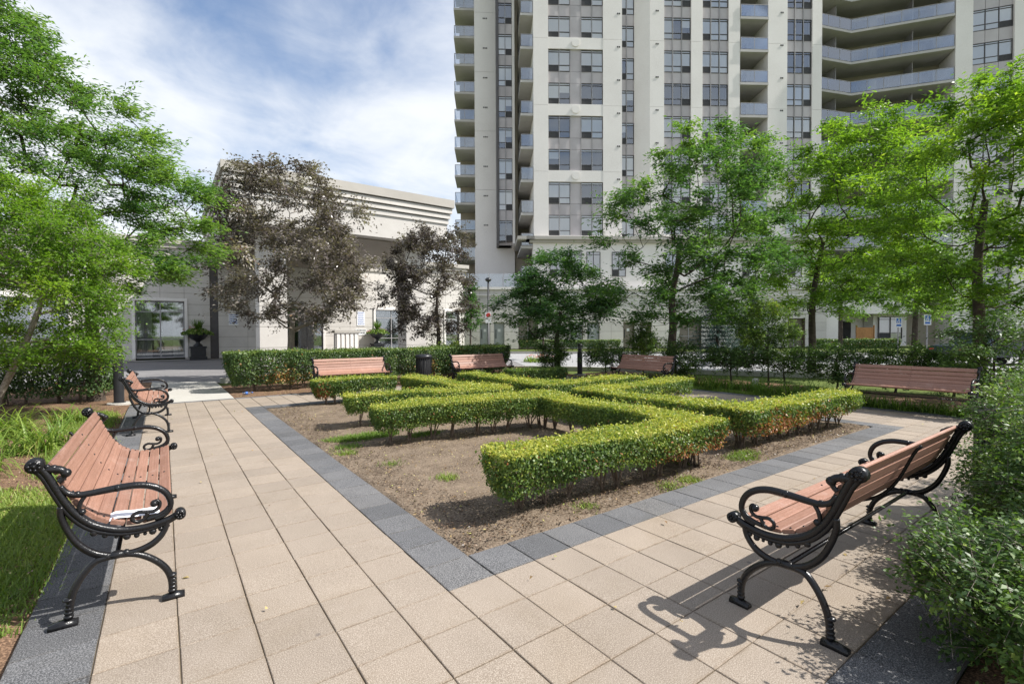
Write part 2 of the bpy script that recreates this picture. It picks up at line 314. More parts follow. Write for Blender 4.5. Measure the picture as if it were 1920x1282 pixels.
def pavers(name, cells, m, label):
    cells = sorted(cells, key=lambda c: (c[0] * T - CAM[0]) ** 2 + (c[1] * T - CAM[1]) ** 2 + (1e5 if ((np.array([(c[0] + .5) * T, (c[1] + .5) * T, 0]) - CAM) @ FW) < .8 else 0))
    mes = []
    for k in range(6):
        hx, hy = T / 2 - rng.uniform(.0016, .0030), T / 2 - rng.uniform(.0013, .0026)
        mes.append(MB().bbox(-hx, hx, -hy, hy, -.04, 0, .003).mesh(name, m))
    for n, (i, j) in enumerate(cells[:300]):
        o = inst(name, mes[rng.integers(6)], pav, ((i + .5) * T + rng.uniform(-.001, .001), (j + .5) * T + rng.uniform(-.001, .001), rng.uniform(-.0012, .0012)),
                 rot=(rng.uniform(-.004, .004), rng.uniform(-.004, .004), rng.uniform(-.004, .004)))
    rest = cells[300:]
    if rest:
        b = MB()
        for i, j in rest: b.bbox(i * T + .0035, (i + 1) * T - .0035, j * T + .0025, (j + 1) * T - .0025, -.04, rng.uniform(-.001, .001), .003)
        o = b.build('distant_pavers', m, pav); o['kind'] = 'stuff'; o['label'] = label
tanc = [(i, j) for i in range(-5, 30) for j in range(-5, 32) if not (0 <= i < NI and 0 <= j < NJ)]
drk = [(i, j) for i in range(NI) for j in range(NJ) if i in (0, NI - 1) or j in (0, NJ - 1)]
drk += [(-6, j) for j in range(-6, 32)] + [(i, -6) for i in range(-5, 31)] + [(30, j) for j in range(-5, 32)]
pavers('paver', tanc, M['tan'], 'far tan concrete pavers of the square path')
pavers('border_paver', drk, M['dark'], 'far charcoal border pavers')
b = MB()
for i in range(-6, 31): b.bbox(i * T + .004, (i + 1) * T - .004, 32 * T + .003, Y1 - .004, -.04, 0, .003)
b.build('edge_strip', M['dark'], pav)
# kerbs along the road and driveway
kb = MB()
def kerb(pts, wd=.16, h=.1):
    for (a, c) in zip(pts[:-1], pts[1:]):
        d = np.array(c) - np.array(a); n = np.array([-d[1], d[0]]) / np.hypot(*d) * wd / 2
        kb.prism([tuple(a - n), tuple(c - n), tuple(c + n), tuple(a + n)], -.06, h)
kerb([np.array(p) for p in [(.1, 14.55), (6, 14.35), (9.6, 13.5), (10.64, 12.7), (11.9, 10.95), (13.3, 8.55), (15.1, 5.15), (19.9, -3.05)]])
kerb([np.array(p) for p in [(34.1, 8.6), (24.1, 19.9), (17.7, 25.7), (13.6, 30.2)]])
o = kb.build('kerb', M['conc']); o['kind'] = 'structure'
sheet('sidewalk', [rect(-40, 13.5, 30.21, 31.2)], M['conc'], -.02)
# ------------------------------------------------------------------ low building with porte-cochere
LBY = 31.2
lb = empty('low_building', (4, LBY, 0), 0, 'low grey stone building with a deep flat entrance canopy', 'building')
def LB(bm, name, m, smooth=False): return bm.build(name, m, lb, smooth, loc=(-4, -LBY, 0))
WH = 6.3
holes = [(-2.5, -.25, .02, 3.3), (4.5, 7.4, 0, 3.1), (11.0, 13.45, .02, 3.1), (16.6, 17.8, .02, 3.1), (-8, -5.2, .02, 3.3), (1.0, 1.42, 0, 5.4)]
xs = sorted({-16.0, 18.3} | {h[0] for h in holes} | {h[1] for h in holes})
b = MB()
for a, c in zip(xs[:-1], xs[1:]):
    hh = [h for h in holes if abs(h[0] - a) < 1e-6]
    b.box(a, c, LBY, LBY + .35, hh[0][3] if hh else -.05, WH)
LB(b, 'wall', M['joint'])
pn = {}
cnt = 0
for r_ in range(10):
    z0, z1 = r_ * .63 + .0, min((r_ + 1) * .63 - .012, WH - .01)
    for a, c in zip(xs[:-1], xs[1:]):
        hh = [h for h in holes if abs(h[0] - a) < 1e-6]
        if hh and z1 < hh[0][3] + .25: continue
        zz0 = max(z0, hh[0][3] + .16) if hh else z0
        n = max(1, round((c - a) / 1.5)); wdt = (c - a) / n
        for q in range(n):
            key = (round(wdt, 3), round(z1 - zz0, 3))
            if key not in pn: pn[key] = MB().box(.006, wdt - .006, -.045, .0, 0, z1 - zz0).mesh('stone_panel', M['stone'])
            inst('stone_panel', pn[key], lb, (a + q * wdt - 4, rng.uniform(-.004, .004), zz0)); cnt += 1
b = MB(); b.box(-16.2, 18.5, LBY - .22, LBY + .5, WH, WH + .22); b.box(-16.3, 18.6, LBY - .32, LBY + .5, WH + .22, WH + .5); b.box(-16.1, 18.4, LBY - .13, LBY + .4, WH - .5, WH - .36)
LB(b, 'cornice', M['cornice'])
LB(MB().box(-16, 18.3, LBY + .4, LBY + 14, WH - .1, WH + .1), 'roof', M['cornice'])
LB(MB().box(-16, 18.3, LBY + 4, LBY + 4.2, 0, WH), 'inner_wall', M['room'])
def big_window(x0, x1, z0, z1, nl=2, door=False):
    b = MB(); y = LBY - .05; t = .06
    b.box(x0 - .14, x0, y - .07, y + .2, z0, z1 + .16); b.box(x1, x1 + .14, y - .07, y + .2, z0, z1 + .16); b.box(x0, x1, y - .07, y + .2, z1, z1 + .16)
    surround = LB(b, 'window', M['precast'])
    f = MB(); fy = LBY + .06
    f.box(x0, x1, fy, fy + .07, z0, z0 + t); f.box(x0, x1, fy, fy + .07, z1 - t, z1)
    n = nl
    for k in range(n + 1):
        xx = x0 + (x1 - x0 - t) * k / n; f.box(xx, xx + t, fy, fy + .07, z0 + t, z1 - t)
    bars = [z0 + (z1 - z0) * .32, z0 + (z1 - z0) * .80] if not door else [z0 + 2.35]
    for k in range(n):
        a, c = x0 + (x1 - x0 - t) * k / n + t, x0 + (x1 - x0 - t) * (k + 1) / n
        for zb in bars: f.box(a, c, fy, fy + .07, zb, zb + .05)
    o = f.build('frame', M['alu'] if not door else M['frame'], surround)
    zs = [z0] + bars + [z1]
    for k in range(n):
        a, c = x0 + (x1 - x0 - t) * k / n + t, x0 + (x1 - x0 - t) * (k + 1) / n
        for p, q in zip(zs[:-1], zs[1:]):
            MB().box(a, c, fy + .03, fy + .045, p + .05, q).build('pane', M['glass'], surround)
    if not door:
        for (a, c) in ((x0 + .05, x0 + .75), (x1 - .55, x1 - .05)):
            b = MB(); N = 30
            V = []
            for k in range(N + 1):
                xx = a + (c - a) * k / N; yy = LBY + .32 + .035 * math.sin(k * 1.9)
                V += [(xx, yy, z0 + .05), (xx, yy, z1 - .08)]
            b.add(V, [(2 * k, 2 * k + 2, 2 * k + 3, 2 * k + 1) for k in range(N)]); b.build('curtain', M['curtain'], surround)
    return surround
big_window(-2.5, -.25, .08, 3.3); big_window(-8, -5.2, .08, 3.3); big_window(11.0, 13.45, .08, 3.1); big_window(16.6, 17.8, .08, 3.1, 1)
big_window(4.5, 7.4, .03, 3.1, 3, True)
LB(MB().box(1.0, 1.42, LBY + .05, LBY + .3, 0, 5.4), 'recess_panel', M['frame'])
# canopy
cx0, cx1, cy0, cy1, cz0, cz1 = .55, 10.4, 18.5, LBY - .1, 5.75, 7.55
b = MB(); b.box(cx0 + .28, cx1 - .28, cy0 + .28, cy1, cz0, cz0 + 1.0)
steps = [(cz0 + 1.0, cz0 + 1.2, .22), (cz0 + 1.25, cz0 + 1.45, .15), (cz0 + 1.5, cz0 + 1.72, .08), (cz0 + 1.77, cz0 + 2.15, 0)]
cn = LB(b, 'canopy', M['stone'])
for z0, z1, ins in steps:
    MB().box(cx0 + ins, cx1 - ins, cy0 + ins, cy1 + .05, z0, z1).build('cornice_band', M['cornice'] if ins == 0 else M['stone'], cn)
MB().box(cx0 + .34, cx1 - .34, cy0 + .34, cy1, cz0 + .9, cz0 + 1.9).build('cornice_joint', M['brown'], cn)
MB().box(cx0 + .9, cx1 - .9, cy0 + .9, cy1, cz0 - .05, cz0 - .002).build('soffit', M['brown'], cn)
def column(x0, y0, s=1.05, top=cz0 - .06):
    c = LB(MB().box(x0 + .02, x0 + s - .02, y0 + .02, y0 + s - .02, -.05, top), 'column', M['joint'])
    z = 0
    while z < top - .05:
        h = min(.86, top - z); MB().box(x0, x0 + s, y0, y0 + s, z, z + h - .014).build('stone_block', M['stone'], c); z += h
column(1.95, 19.7); column(8.35, 19.7)
# low balustrade wall by the entrance
b = MB(); b.box(7.8, 9.3, 29.7, 30.1, -.04, 1.45); pl = LB(b, 'parapet_wall', M['stone'])
MB().box(7.72, 9.38, 29.6, 30.2, 1.46, 1.62).build('coping', M['cornice'], pl)
for k in range(5): MB().box(7.88 + k * .29, 8.06 + k * .29, 29.65, 29.697, .15, 1.4).build('baluster', M['precast'], pl)
def wall_sign(name, loc, wd, h, label, rows, ink, rz=0):
    o = MB().box(-wd / 2, wd / 2, -.02, 0, 0, h).build(name, M['white'], None, loc=loc, rz=rz); tag(o, label, 'sign')
    b = MB()
    for k in range(rows):
        z = h * (1 - (k + .8) / (rows + .6)); x = -wd * .40
        while x < wd * .36:
            q = wd * random.Random(k * 7 + int(x * 999)).uniform(.06, .16); b.box(x, min(x + q, wd * .42), -.023, -.0205, z, z + h * .38 / rows); x += q + wd * .035
    b.build('lettering', M[ink], o)['kind'] = 'stuff'; return o
wall_sign('notice_sign', (2.2, LBY - .055, 1.95), .52, .70, 'white notice with blue lettering left of the entrance', 5, 'blue')
wall_sign('notice_sign', (9.95, LBY - .055, 1.95), .55, 1.0, 'tall white notice with blue lettering right of the entrance', 7, 'blue')
wall_sign('notice_sign', (9.95, LBY - .055, 1.3), .78, .42, 'small wide white notice with black lettering below another notice', 2, 'black')
# ------------------------------------------------------------------ apartment tower
A0 = R(2.8)
_o = CAM + FW * 43.0
tw = empty('apartment_tower', (_o[0], _o[1], 0), -YAW + A0, 'tall pale concrete apartment tower with window bays and glass balconies', 'building')
FP = 2.93; TOP = 41.0; Z1 = 11.92; NF = 9                       # Z1: head of the lowest tower window row
def TB(bm, name, m, smooth=False): return bm.build(name, m, tw, smooth)
def pier(x0, x1, y0=0, z0=9.9, z1=TOP, dep=2.5, name='pier', m='precast'):
    if name != 'pier': return TB(MB().box(x0, x1, y0, y0 + dep, z0, z1), name, M[m])
    z = z0
    while z < z1 - .1:
        e = min(z + 2 * FP, z1); TB(MB().box(x0, x1, y0, y0 + dep, z, e - .018), 'pier_panel', M[m]); z = e
# masses behind everything (floors, cores)
TB(MB().box(2.2, 36, 6, 22, 0, TOP), 'core', M['balc'])
TB(MB().box(-3.3, 2.2, 10.2, 22, 0, TOP), 'core', M['balc'])
pier(2.0, 3.33, 0, dep=6); pier(8.24, 9.95, 0, dep=3)
pier(13.78 - 1.3, 13.78, 0); pier(16.25, 17.3, 0); pier(19.7, 20.75, 0, dep=6); pier(23.35, 25.15, 0, dep=6); pier(27.5, 28.4, 0, dep=6)
TB(MB().prism([(11.35, .95), (12.48, .0), (12.48, 2.5), (11.35, 2.5)], 9.9, TOP), 'pier', M['precast'])
pier(-3.35, -1.24, 5.8, dep=5); pier(-1.24, -1.02, 3.1, dep=6, name='reveal', m='frame')
pier(.27, .5, 3.0, dep=6); pier(.5, .84, 4.2, dep=6, name='return_wall', m='balc')
bbm = MB()
_fr, _pa, _sm, _bl, _sp = {}, {}, {}, {}, {}
wr = random.Random(3)
NP = [0]
def tower_window(x0, y, zh, h, nl, wl_, parent=tw, vent=0):
    """x0 left edge, head zh, height h, nl lights each wl_ wide"""
    key = (round(h, 2), nl, round(wl_, 3)); W_ = nl * wl_; t = .045
    low, tr = h * .27, h * .88
    if key not in _fr:
        f = MB(); f.box(0, W_, 0, .12, 0, t); f.box(0, W_, 0, .12, h - t, h)
        for k in range(nl + 1): f.box(k * wl_ - (t / 2 if 0 < k < nl else (0 if k == 0 else t)), k * wl_ + (t / 2 if 0 < k < nl else (t if k == 0 else 0)), -.012, .11, t, h - t)
        f.box(t, W_ - t, .006, .10, low, low + t); f.box(t, W_ - t, .006, .10, tr, tr + t)
        _fr[key] = f.mesh('window', M['frame'])
        _pa[key] = MB().sheetxz(.02, wl_ - .02, .055, low + .03, tr + .02).mesh('pane', M['glass'])
        s = MB()
        for k in range(nl):
            s.sheetxz(k * wl_ + .02, (k + 1) * wl_ - .02, .055, tr + .03, h - .03)
            if k != vent: s.sheetxz(k * wl_ + .02, (k + 1) * wl_ - .02, .055, .03, low + .02)
        _sm[key, vent] = s.mesh('small_panes', M['glass'])
    if (key, vent) not in _sm:
        s = MB()
        for k in range(nl):
            s.sheetxz(k * wl_ + .02, (k + 1) * wl_ - .02, .055, tr + .03, h - .03)
            if k != vent: s.sheetxz(k * wl_ + .02, (k + 1) * wl_ - .02, .055, .03, low + .02)
        _sm[key, vent] = s.mesh('small_panes', M['glass'])
    o = inst('window', _fr[key], parent, (x0, y, zh - h))
    for k in range(nl):
        if NP[0] < 300: inst('pane', _pa[key], o, (k * wl_, 0, 0)); NP[0] += 1
        else: inst('pane', _pa[key], o, (k * wl_, 0, 0))
    inst('small_panes', _sm[key, vent], o)['kind'] = 'stuff'
    MB().box(vent * wl_ + .05, (vent + 1) * wl_ - .05, .02, .05, .07, low - .02).build('vent_grille', M['vent'], o)
    # blinds: each light drawn to its own length, dark room behind
    bl = MB(); style = wr.random()
    for k in range(nl):
        d = 0 if style < .58 else (wr.choice([0, .25, .55, .9]) if style < .88 else .97)
        if d < .95: bl.box(k * wl_ + .03, (k + 1) * wl_ - .03, .085, .09, .02 + d * h, h - .03)
    if bl.v: bl.build('blind', M['blind'], o)
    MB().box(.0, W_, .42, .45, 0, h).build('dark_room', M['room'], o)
    return o
def spandrels(x0, y, z0, z1, nl, wl_, parent=tw):
    key = (round(z1 - z0, 2), round(wl_, 3))
    if key not in _sp: _sp[key] = MB().box(.018, wl_ - .018, .03, .1, .012, z1 - z0 - .012).mesh('spandrel_panel', M['spandrel'])
    for k in range(nl): inst('spandrel_panel', _sp[key], parent, (x0 + k * wl_, y, z0))
def mullions(x0, wl_, nl, y):
    for k in range(1, nl): TB(MB().box(x0 + k * wl_ - .03, x0 + k * wl_ + .03, y - .03, y + .02, 9.95, TOP), 'mullion', M['alu'])
for (x0, x1, nl, y) in ((3.33, 8.24, 5, .13), (13.78, 16.25, 3, .13), (17.3, 19.7, 3, .13), (25.15, 27.5, 3, .13), (9.95, 11.35, 2, 1.03), (-1.02, .27, 2, 3.23)): mullions(x0, (x1 - x0) / nl, nl, y)
back = MB()
for n in range(NF):
    zh = Z1 + n * FP; h = 1.92; zb = zh - h; zlow = zb - (FP - h)
    wA = (8.24 - 3.33) / 5
    tower_window(3.33, .14, zh, h, 2, wA, vent=0); tower_window(3.33 + 3 * wA, .14, zh, h, 2, wA, vent=0)
    spandrels(3.33 + 2 * wA, .16, zb, zh, 1, wA)
    if n % 2 == 0:
        zt = zh + (FP - h); spandrels(3.33, .16, zh, zt, 5, wA)
    else:
        TB(MB().box(3.33, 8.24, .02, .9, zh, zh + FP - h), 'band', M['precast'])
        kx = (3.33 + 8.24) / 2
        k_ = MB(); k_.lathe([(.36, 0), (.36, .06), (.27, .09)], c=(kx, zh + .55), sides=18, axis='y', z0=-.05); k_.build('medallion', M['precast'], tw)
    # narrow strip
    wB = (11.35 - 9.95) / 2; tower_window(9.95, 1.05, zh - .12, h, 2, wB, vent=0); spandrels(9.95, 1.05, zh - .12, zh - .12 + FP - h, 2, wB)
    for (a, c, off) in ((13.78, 16.25, .15), (17.3, 19.7, .15), (25.15, 27.5, .3)):
        w3 = (c - a) / 3; tower_window(a, .14, zh + off, h, 3, w3, vent=2 if a != 17.3 else 0); spandrels(a, .16, zh + off, zh + off + FP - h, 3, w3)
    w2 = (0.27 + 1.02) / 2; tower_window(-1.02, 3.25, zh + .2, 1.95, 2, w2, vent=1); spandrels(-1.02, 3.25, zh + .2, zh + .2 + FP - 1.95, 2, w2)
for (a, c, y) in ((3.33, 8.24, .8), (9.95, 11.35, 1.6), (13.78, 16.25, .8), (17.3, 19.7, .8), (25.15, 27.5, .8), (-1.02, .27, 3.8)): back.box(a, c, y, y + .3, 9.9, TOP)
TB(back, 'backing_wall', M['spandrel'])
for (a, c, z0, z1) in ((3.33, 8.24, 9.9, Z1 - 1.84), (13.78, 16.25, 9.9, Z1 + .15 - 1.84), (17.3, 19.7, 9.9, Z1 + .15 - 1.84), (25.15, 27.5, 9.9, Z1 + .3 - 1.84)): TB(MB().box(a, c, .05, .7, z0, z1), 'sill_band', M['precast'])
# vent marks beside the windows
vm3 = MB(); [vm3.box(k * .16, k * .16 + .11, -.03, .0, 0, .12) for k in range(3)]; vm3 = vm3.mesh('vent_grille', M['vent'])
vm2 = MB(); [vm2.box(k * .16, k * .16 + .11, -.03, .0, 0, .12) for k in range(2)]; vm2 = vm2.mesh('vent_grille', M['vent'])
for n in range(NF):
    z = Z1 + n * FP
    inst('vent_grille', vm3, tw, (-2.5, 5.8, z + .25)); inst('vent_grille', vm2, tw, (13.0, 0, z + .55)); inst('vent_grille', vm2, tw, (24.5, 0, z + .7)); inst('vent_grille', vm2, tw, (9.5, 0, z + .2))
# balconies
_gp = {}
def balcony(poly, z, rails, wallname=None, th=.22):
    """poly: slab outline (ccw); rails: list of (p,q) glass edges"""
    o = TB(MB().prism(poly, z - th, z), 'balcony', M['slab'])
    rb = MB()
    for (p, q) in rails:
        p, q = np.array(p), np.array(q); d = q - p; L = np.hypot(*d); ang = math.atan2(d[1], d[0]); n = max(1, round(L / 1.25)); wl_ = L / n
        key = round(wl_, 3)
        if key not in _gp: _gp[key] = MB().box(.025, wl_ - .025, -.008, .008, .06, 1.06).mesh('glass_panel', M['railglass'])
        for k in range(n):
            c = p + d * k / n; inst('glass_panel', _gp[key], o, (c[0], c[1], z), ang)
        nrm = np.array([-d[1], d[0]]) / L * .022
        rb.prism([tuple(p - nrm), tuple(q - nrm), tuple(q + nrm), tuple(p + nrm)], z + 1.06, z + 1.11)
        for k in range(n + 1):
            c = p + d * k / n; rb.box(c[0] - .02, c[0] + .02, c[1] - .02, c[1] + .02, z, z + 1.06)
    rb.build('handrail', M['alu'], o)
    return o
kx, ky = 32.4, 1.6
ex, ey = kx + 8.0 * math.cos(R(21)), ky - 8.0 * math.sin(R(21))
bx, by = -math.sin(R(21)), -math.cos(R(21))          # outward normal of the right wing
for n in range(-1, NF + 2):
    z = Z1 + n * FP - 2.75
    if z < 6: continue
    # recessed narrow bay
    balcony([(20.75, -.1), (23.35, -.1), (23.35, 3), (20.75, 3)], z + .1, [((20.8, -.05), (23.3, -.05))])
    # stepped left corner
    balcony([(.86, .1), (1.99, .1), (1.99, 6), (.86, 6)], z, [((.9, .14), (1.96, .14)), ((.9, .14), (.9, 3.5))])
    balcony([(-5.6, 9.0), (-3.4, 9.0), (-3.4, 13), (-5.6, 13)], z + .3, [((-5.55, 9.05), (-3.45, 9.05)), ((-5.55, 9.05), (-5.55, 13))])
    # concave balcony
    balcony([(28.42, .75), (kx, ky), (ex - .05, ey), (ex + 1.2, ey + 3.2), (33.0, 4.6), (28.42, 3.6)], z + .15, [((28.45, .8), (kx, ky + .05)), ((kx, ky + .05), (ex - .06, ey + .05))])
for (x0, x1, y) in ((20.75, 23.35, 2.9), (-5.2, -3.3, 12.6)): TB(MB().box(x0, x1, y, y + .3, 0, TOP), 'rear_wall', M['balc'])
TB(MB().box(.5, 2.2, 5.9, 6.3, 0, TOP), 'rear_wall', M['balc'])
TB(MB().prism([(28.4, 3.2), (33.0, 4.3), (ex + 1.2, ey + 2.6), (ex + 1.3, ey + 3.2), (33.0, 4.9), (28.4, 3.7)], 0, TOP), 'rear_wall', M['balc'])
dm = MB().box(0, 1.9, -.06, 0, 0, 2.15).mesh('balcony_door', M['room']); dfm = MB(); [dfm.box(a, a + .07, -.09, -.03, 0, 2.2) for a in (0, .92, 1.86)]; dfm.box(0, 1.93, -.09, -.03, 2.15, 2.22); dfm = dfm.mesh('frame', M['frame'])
dvm = MB().box(0, .06, -1.7, 0, 0, 2.6).mesh('divider', M['alu'])
rw = math.atan2(ey + 2.6 - 4.3, ex + 1.2 - 33.0); lw = math.atan2(1.1, 4.6)
for n in range(-1, NF + 2):
    z = Z1 + n * FP - 2.6
    if z < 6: continue
    for (x, y, a) in [(20.95, 2.9, 0), (28.8, 3.29, lw), (30.9, 3.79, lw)] + [(33.0 + math.cos(rw) * q, 4.3 + math.sin(rw) * q, rw) for q in (.8, 3.4, 6.0)]:
        o = inst('balcony_door', dm, tw, (x, y, z), a); inst('frame', dfm, o)
    inst('divider', dvm, tw, (30.8, 3.7, z), lw); inst('divider', dvm, tw, (33.0 + math.cos(rw) * 5.6, 4.3 + math.sin(rw) * 5.6, z), rw)
# right wing beyond the concave balconies
wg = empty('right_wing', (ex, ey, 0), -R(21), parent=tw)
wg['label'] = 'right wing of the tower turned towards the garden'
MB().box(0, 1.25, 0, 4, 0, TOP).build('pier', M['precast'], wg); MB().box(4.15, 5.7, 0, 4, 0, TOP).build('pier', M['precast'], wg); MB().box(1.25, 4.15, .8, 4, 0, TOP).build('backing_wall', M['spandrel'], wg)
MB().box(5.7, 14, 3, 4, 0, TOP).build('rear_wall', M['balc'], wg)
for n in range(-2, NF + 1):
    zh = Z1 + n * FP + .35; tower_window(1.25, .22, zh, 1.84, 3, 2.9 / 3, wg, 2); spandrels(1.25, .22, zh, zh + FP - 1.84, 3, 2.9 / 3, wg)
    MB().box(5.7, 13, 0, 3, zh - 3.0, zh - 2.78).build('balcony_slab', M['slab'], wg); MB().box(5.75, 13, .02, .035, zh - 2.72, zh - 1.7).build('glass_rail', M['railglass'], wg)
# podium
pz = 9.4
pod = [(-1.4, .6, 4.6, 2.2), (2.0, 28.4, -.35, 0)]
ph = [(-2.85, -1.95, 2.35), (-1.6, -.7, 2.35), (.55, 2.25, 2.7), (5.15, 6.25, 2.35), (6.65, 7.75, 2.35), (9.9, 10.9, 2.35), (11.4, 12.4, 2.35), (15, 17, 2.6), (20.5, 22.5, 2.6), (25, 26.6, 2.6)]
px = sorted({-4.6, 28.6} | {v for h in ph for v in h[:2]})
py = -.6
b = MB()
for a, c in zip(px[:-1], px[1:]):
    hh = [h for h in ph if abs(h[0] - a) < 1e-6]; b.box(a, c, py + .05, py + .9, hh[0][2] if hh else -.05, 5.2)
b.box(-4.4, 28.4, py + .95, py + 1.1, 0, 5.1)
TB(b, 'podium_wall', M['joint'])
pk = {}
for r_ in range(7):
    z0, z1 = r_ * .745, r_ * .745 + .73
    for a, c in zip(px[:-1], px[1:]):
        hh = [h for h in ph if abs(h[0] - a) < 1e-6]; zz = max(z0, hh[0][2]) if hh else z0
        if zz > z1 - .08: continue
        n = max(1, round((c - a) / 1.3)); wd = (c - a) / n; key = (round(wd, 3), round(z1 - zz, 3))
        if key not in pk: pk[key] = MB().box(.007, wd - .007, 0, .05, 0, z1 - zz).mesh('stone_panel', M['stone'])
        for q in range(n): inst('stone_panel', pk[key], tw, (a + q * wd, py + rng.uniform(-.004, .004), zz))
b = MB(); b.box(-4.75, 28.7, py - .15, py + 1, 5.2, 5.42); b.box(-4.7, 28.6, py - .08, py + 1, 4.66, 4.76); TB(b, 'cornice', M['precast'])
for k, (a, c, h) in enumerate(ph):
    if k in (2, 7, 8, 9):
        d = TB(MB().box(a, c, py + .5, py + .6, 0, h), 'glazed_panel', M['brown']); MB().box((a + c) / 2 - .04, (a + c) / 2 + .04, py + .44, py + .499, 0, h).build('mullion', M['alu'], d); MB().box(a, c, py + .42, py + .4395, h * .38, h * .38 + .07).build('mullion', M['alu'], d)
    else:
        d = TB(MB().box(a, c, py + .3, py + .38, 0, h - .06), 'service_door', M['door'] if k < 5 else M['brown'])
        MB().box(a + .14, a + .2, py + .25, py + .299, .9, 1.7).build('handle', M['black'], d); MB().box((a + c) / 2 - .12, (a + c) / 2 + .12, py + .285, py + .2995, 1.5, 1.75).build('door_sign', M['white'], d)
        MB().box(a, c, py + .28, py + .4, h - .06, h).build('door_head', M['precast'], d)
# second podium tier
b = MB(); b.box(1.9, 28.5, -.1, 1.0, 5.43, pz); t2 = TB(b, 'upper_podium', M['precast'])
for x in (3.4, 5.0, 6.7, 9.0, 13.9, 17.4, 21.0, 25.3): tower_window(x, -.16, 8.6, 2.2, 2, .62)
b = MB(); b.box(1.6, 28.7, -.4, 1, pz, pz + .22); b.box(1.3, 28.9, -.65, 1, pz + .22, pz + .5); b.box(.5, 2, -.65, 6, pz + .22, pz + .5); TB(b, 'cornice', M['cornice'])
TB(MB().box(-4.5, 2, 2.2, 10, 0, 5.2), 'terrace', M['precast']); TB(MB().box(-3.4, .6, 5.6, 10, 5.2, 9.9), 'pier', M['precast'])
for k in range(5): TB(MB().box(-4.5 + k * 1.25, -3.32 + k * 1.25, py + .1, py + .115, 5.44, 6.6), 'glass_panel', M['railglass'])
# ground floor of the far right
b = MB(); b.box(28.4, 30.0, -.2, 1, 0, 6.8); b.box(30, 37.8, -.2, 2.5, 3.0, 6.8); b.box(34.5, 37.8, 1.2, 2.4, 0, 3.0); b.box(30, 37.8, 2.5, 3, 0, 3.0); TB(b, 'ground_storey', M['precast'])
TB(MB().box(31.2, 33.2, 2.35, 2.499, 0, 2.4), 'porch_door', M['room'])
tower_window(34.9, 1.0, 2.75, 2.1, 2, 1.15); tower_window(30.25, 2.3, 2.6, 2.1, 1, .7)
fence = empty('privacy_screen', tuple((Matrix.Translation((_o[0], _o[1], 0)) @ Matrix.Rotation(-YAW + A0, 4, 'Z') @ Vector((31.5, -.6, 0)))), -YAW + A0, 'orange brown cedar board screen beside the right porch', 'fence')
for k in range(9): MB().box(k * .17, k * .17 + .16, 0, .03, .05, 1.75).build('board', M['wood'], fence)
for x in (-.1, 1.54): MB().box(x, x + .1, -.03, .07, 0, 1.95).build('post', M['wood'], fence)
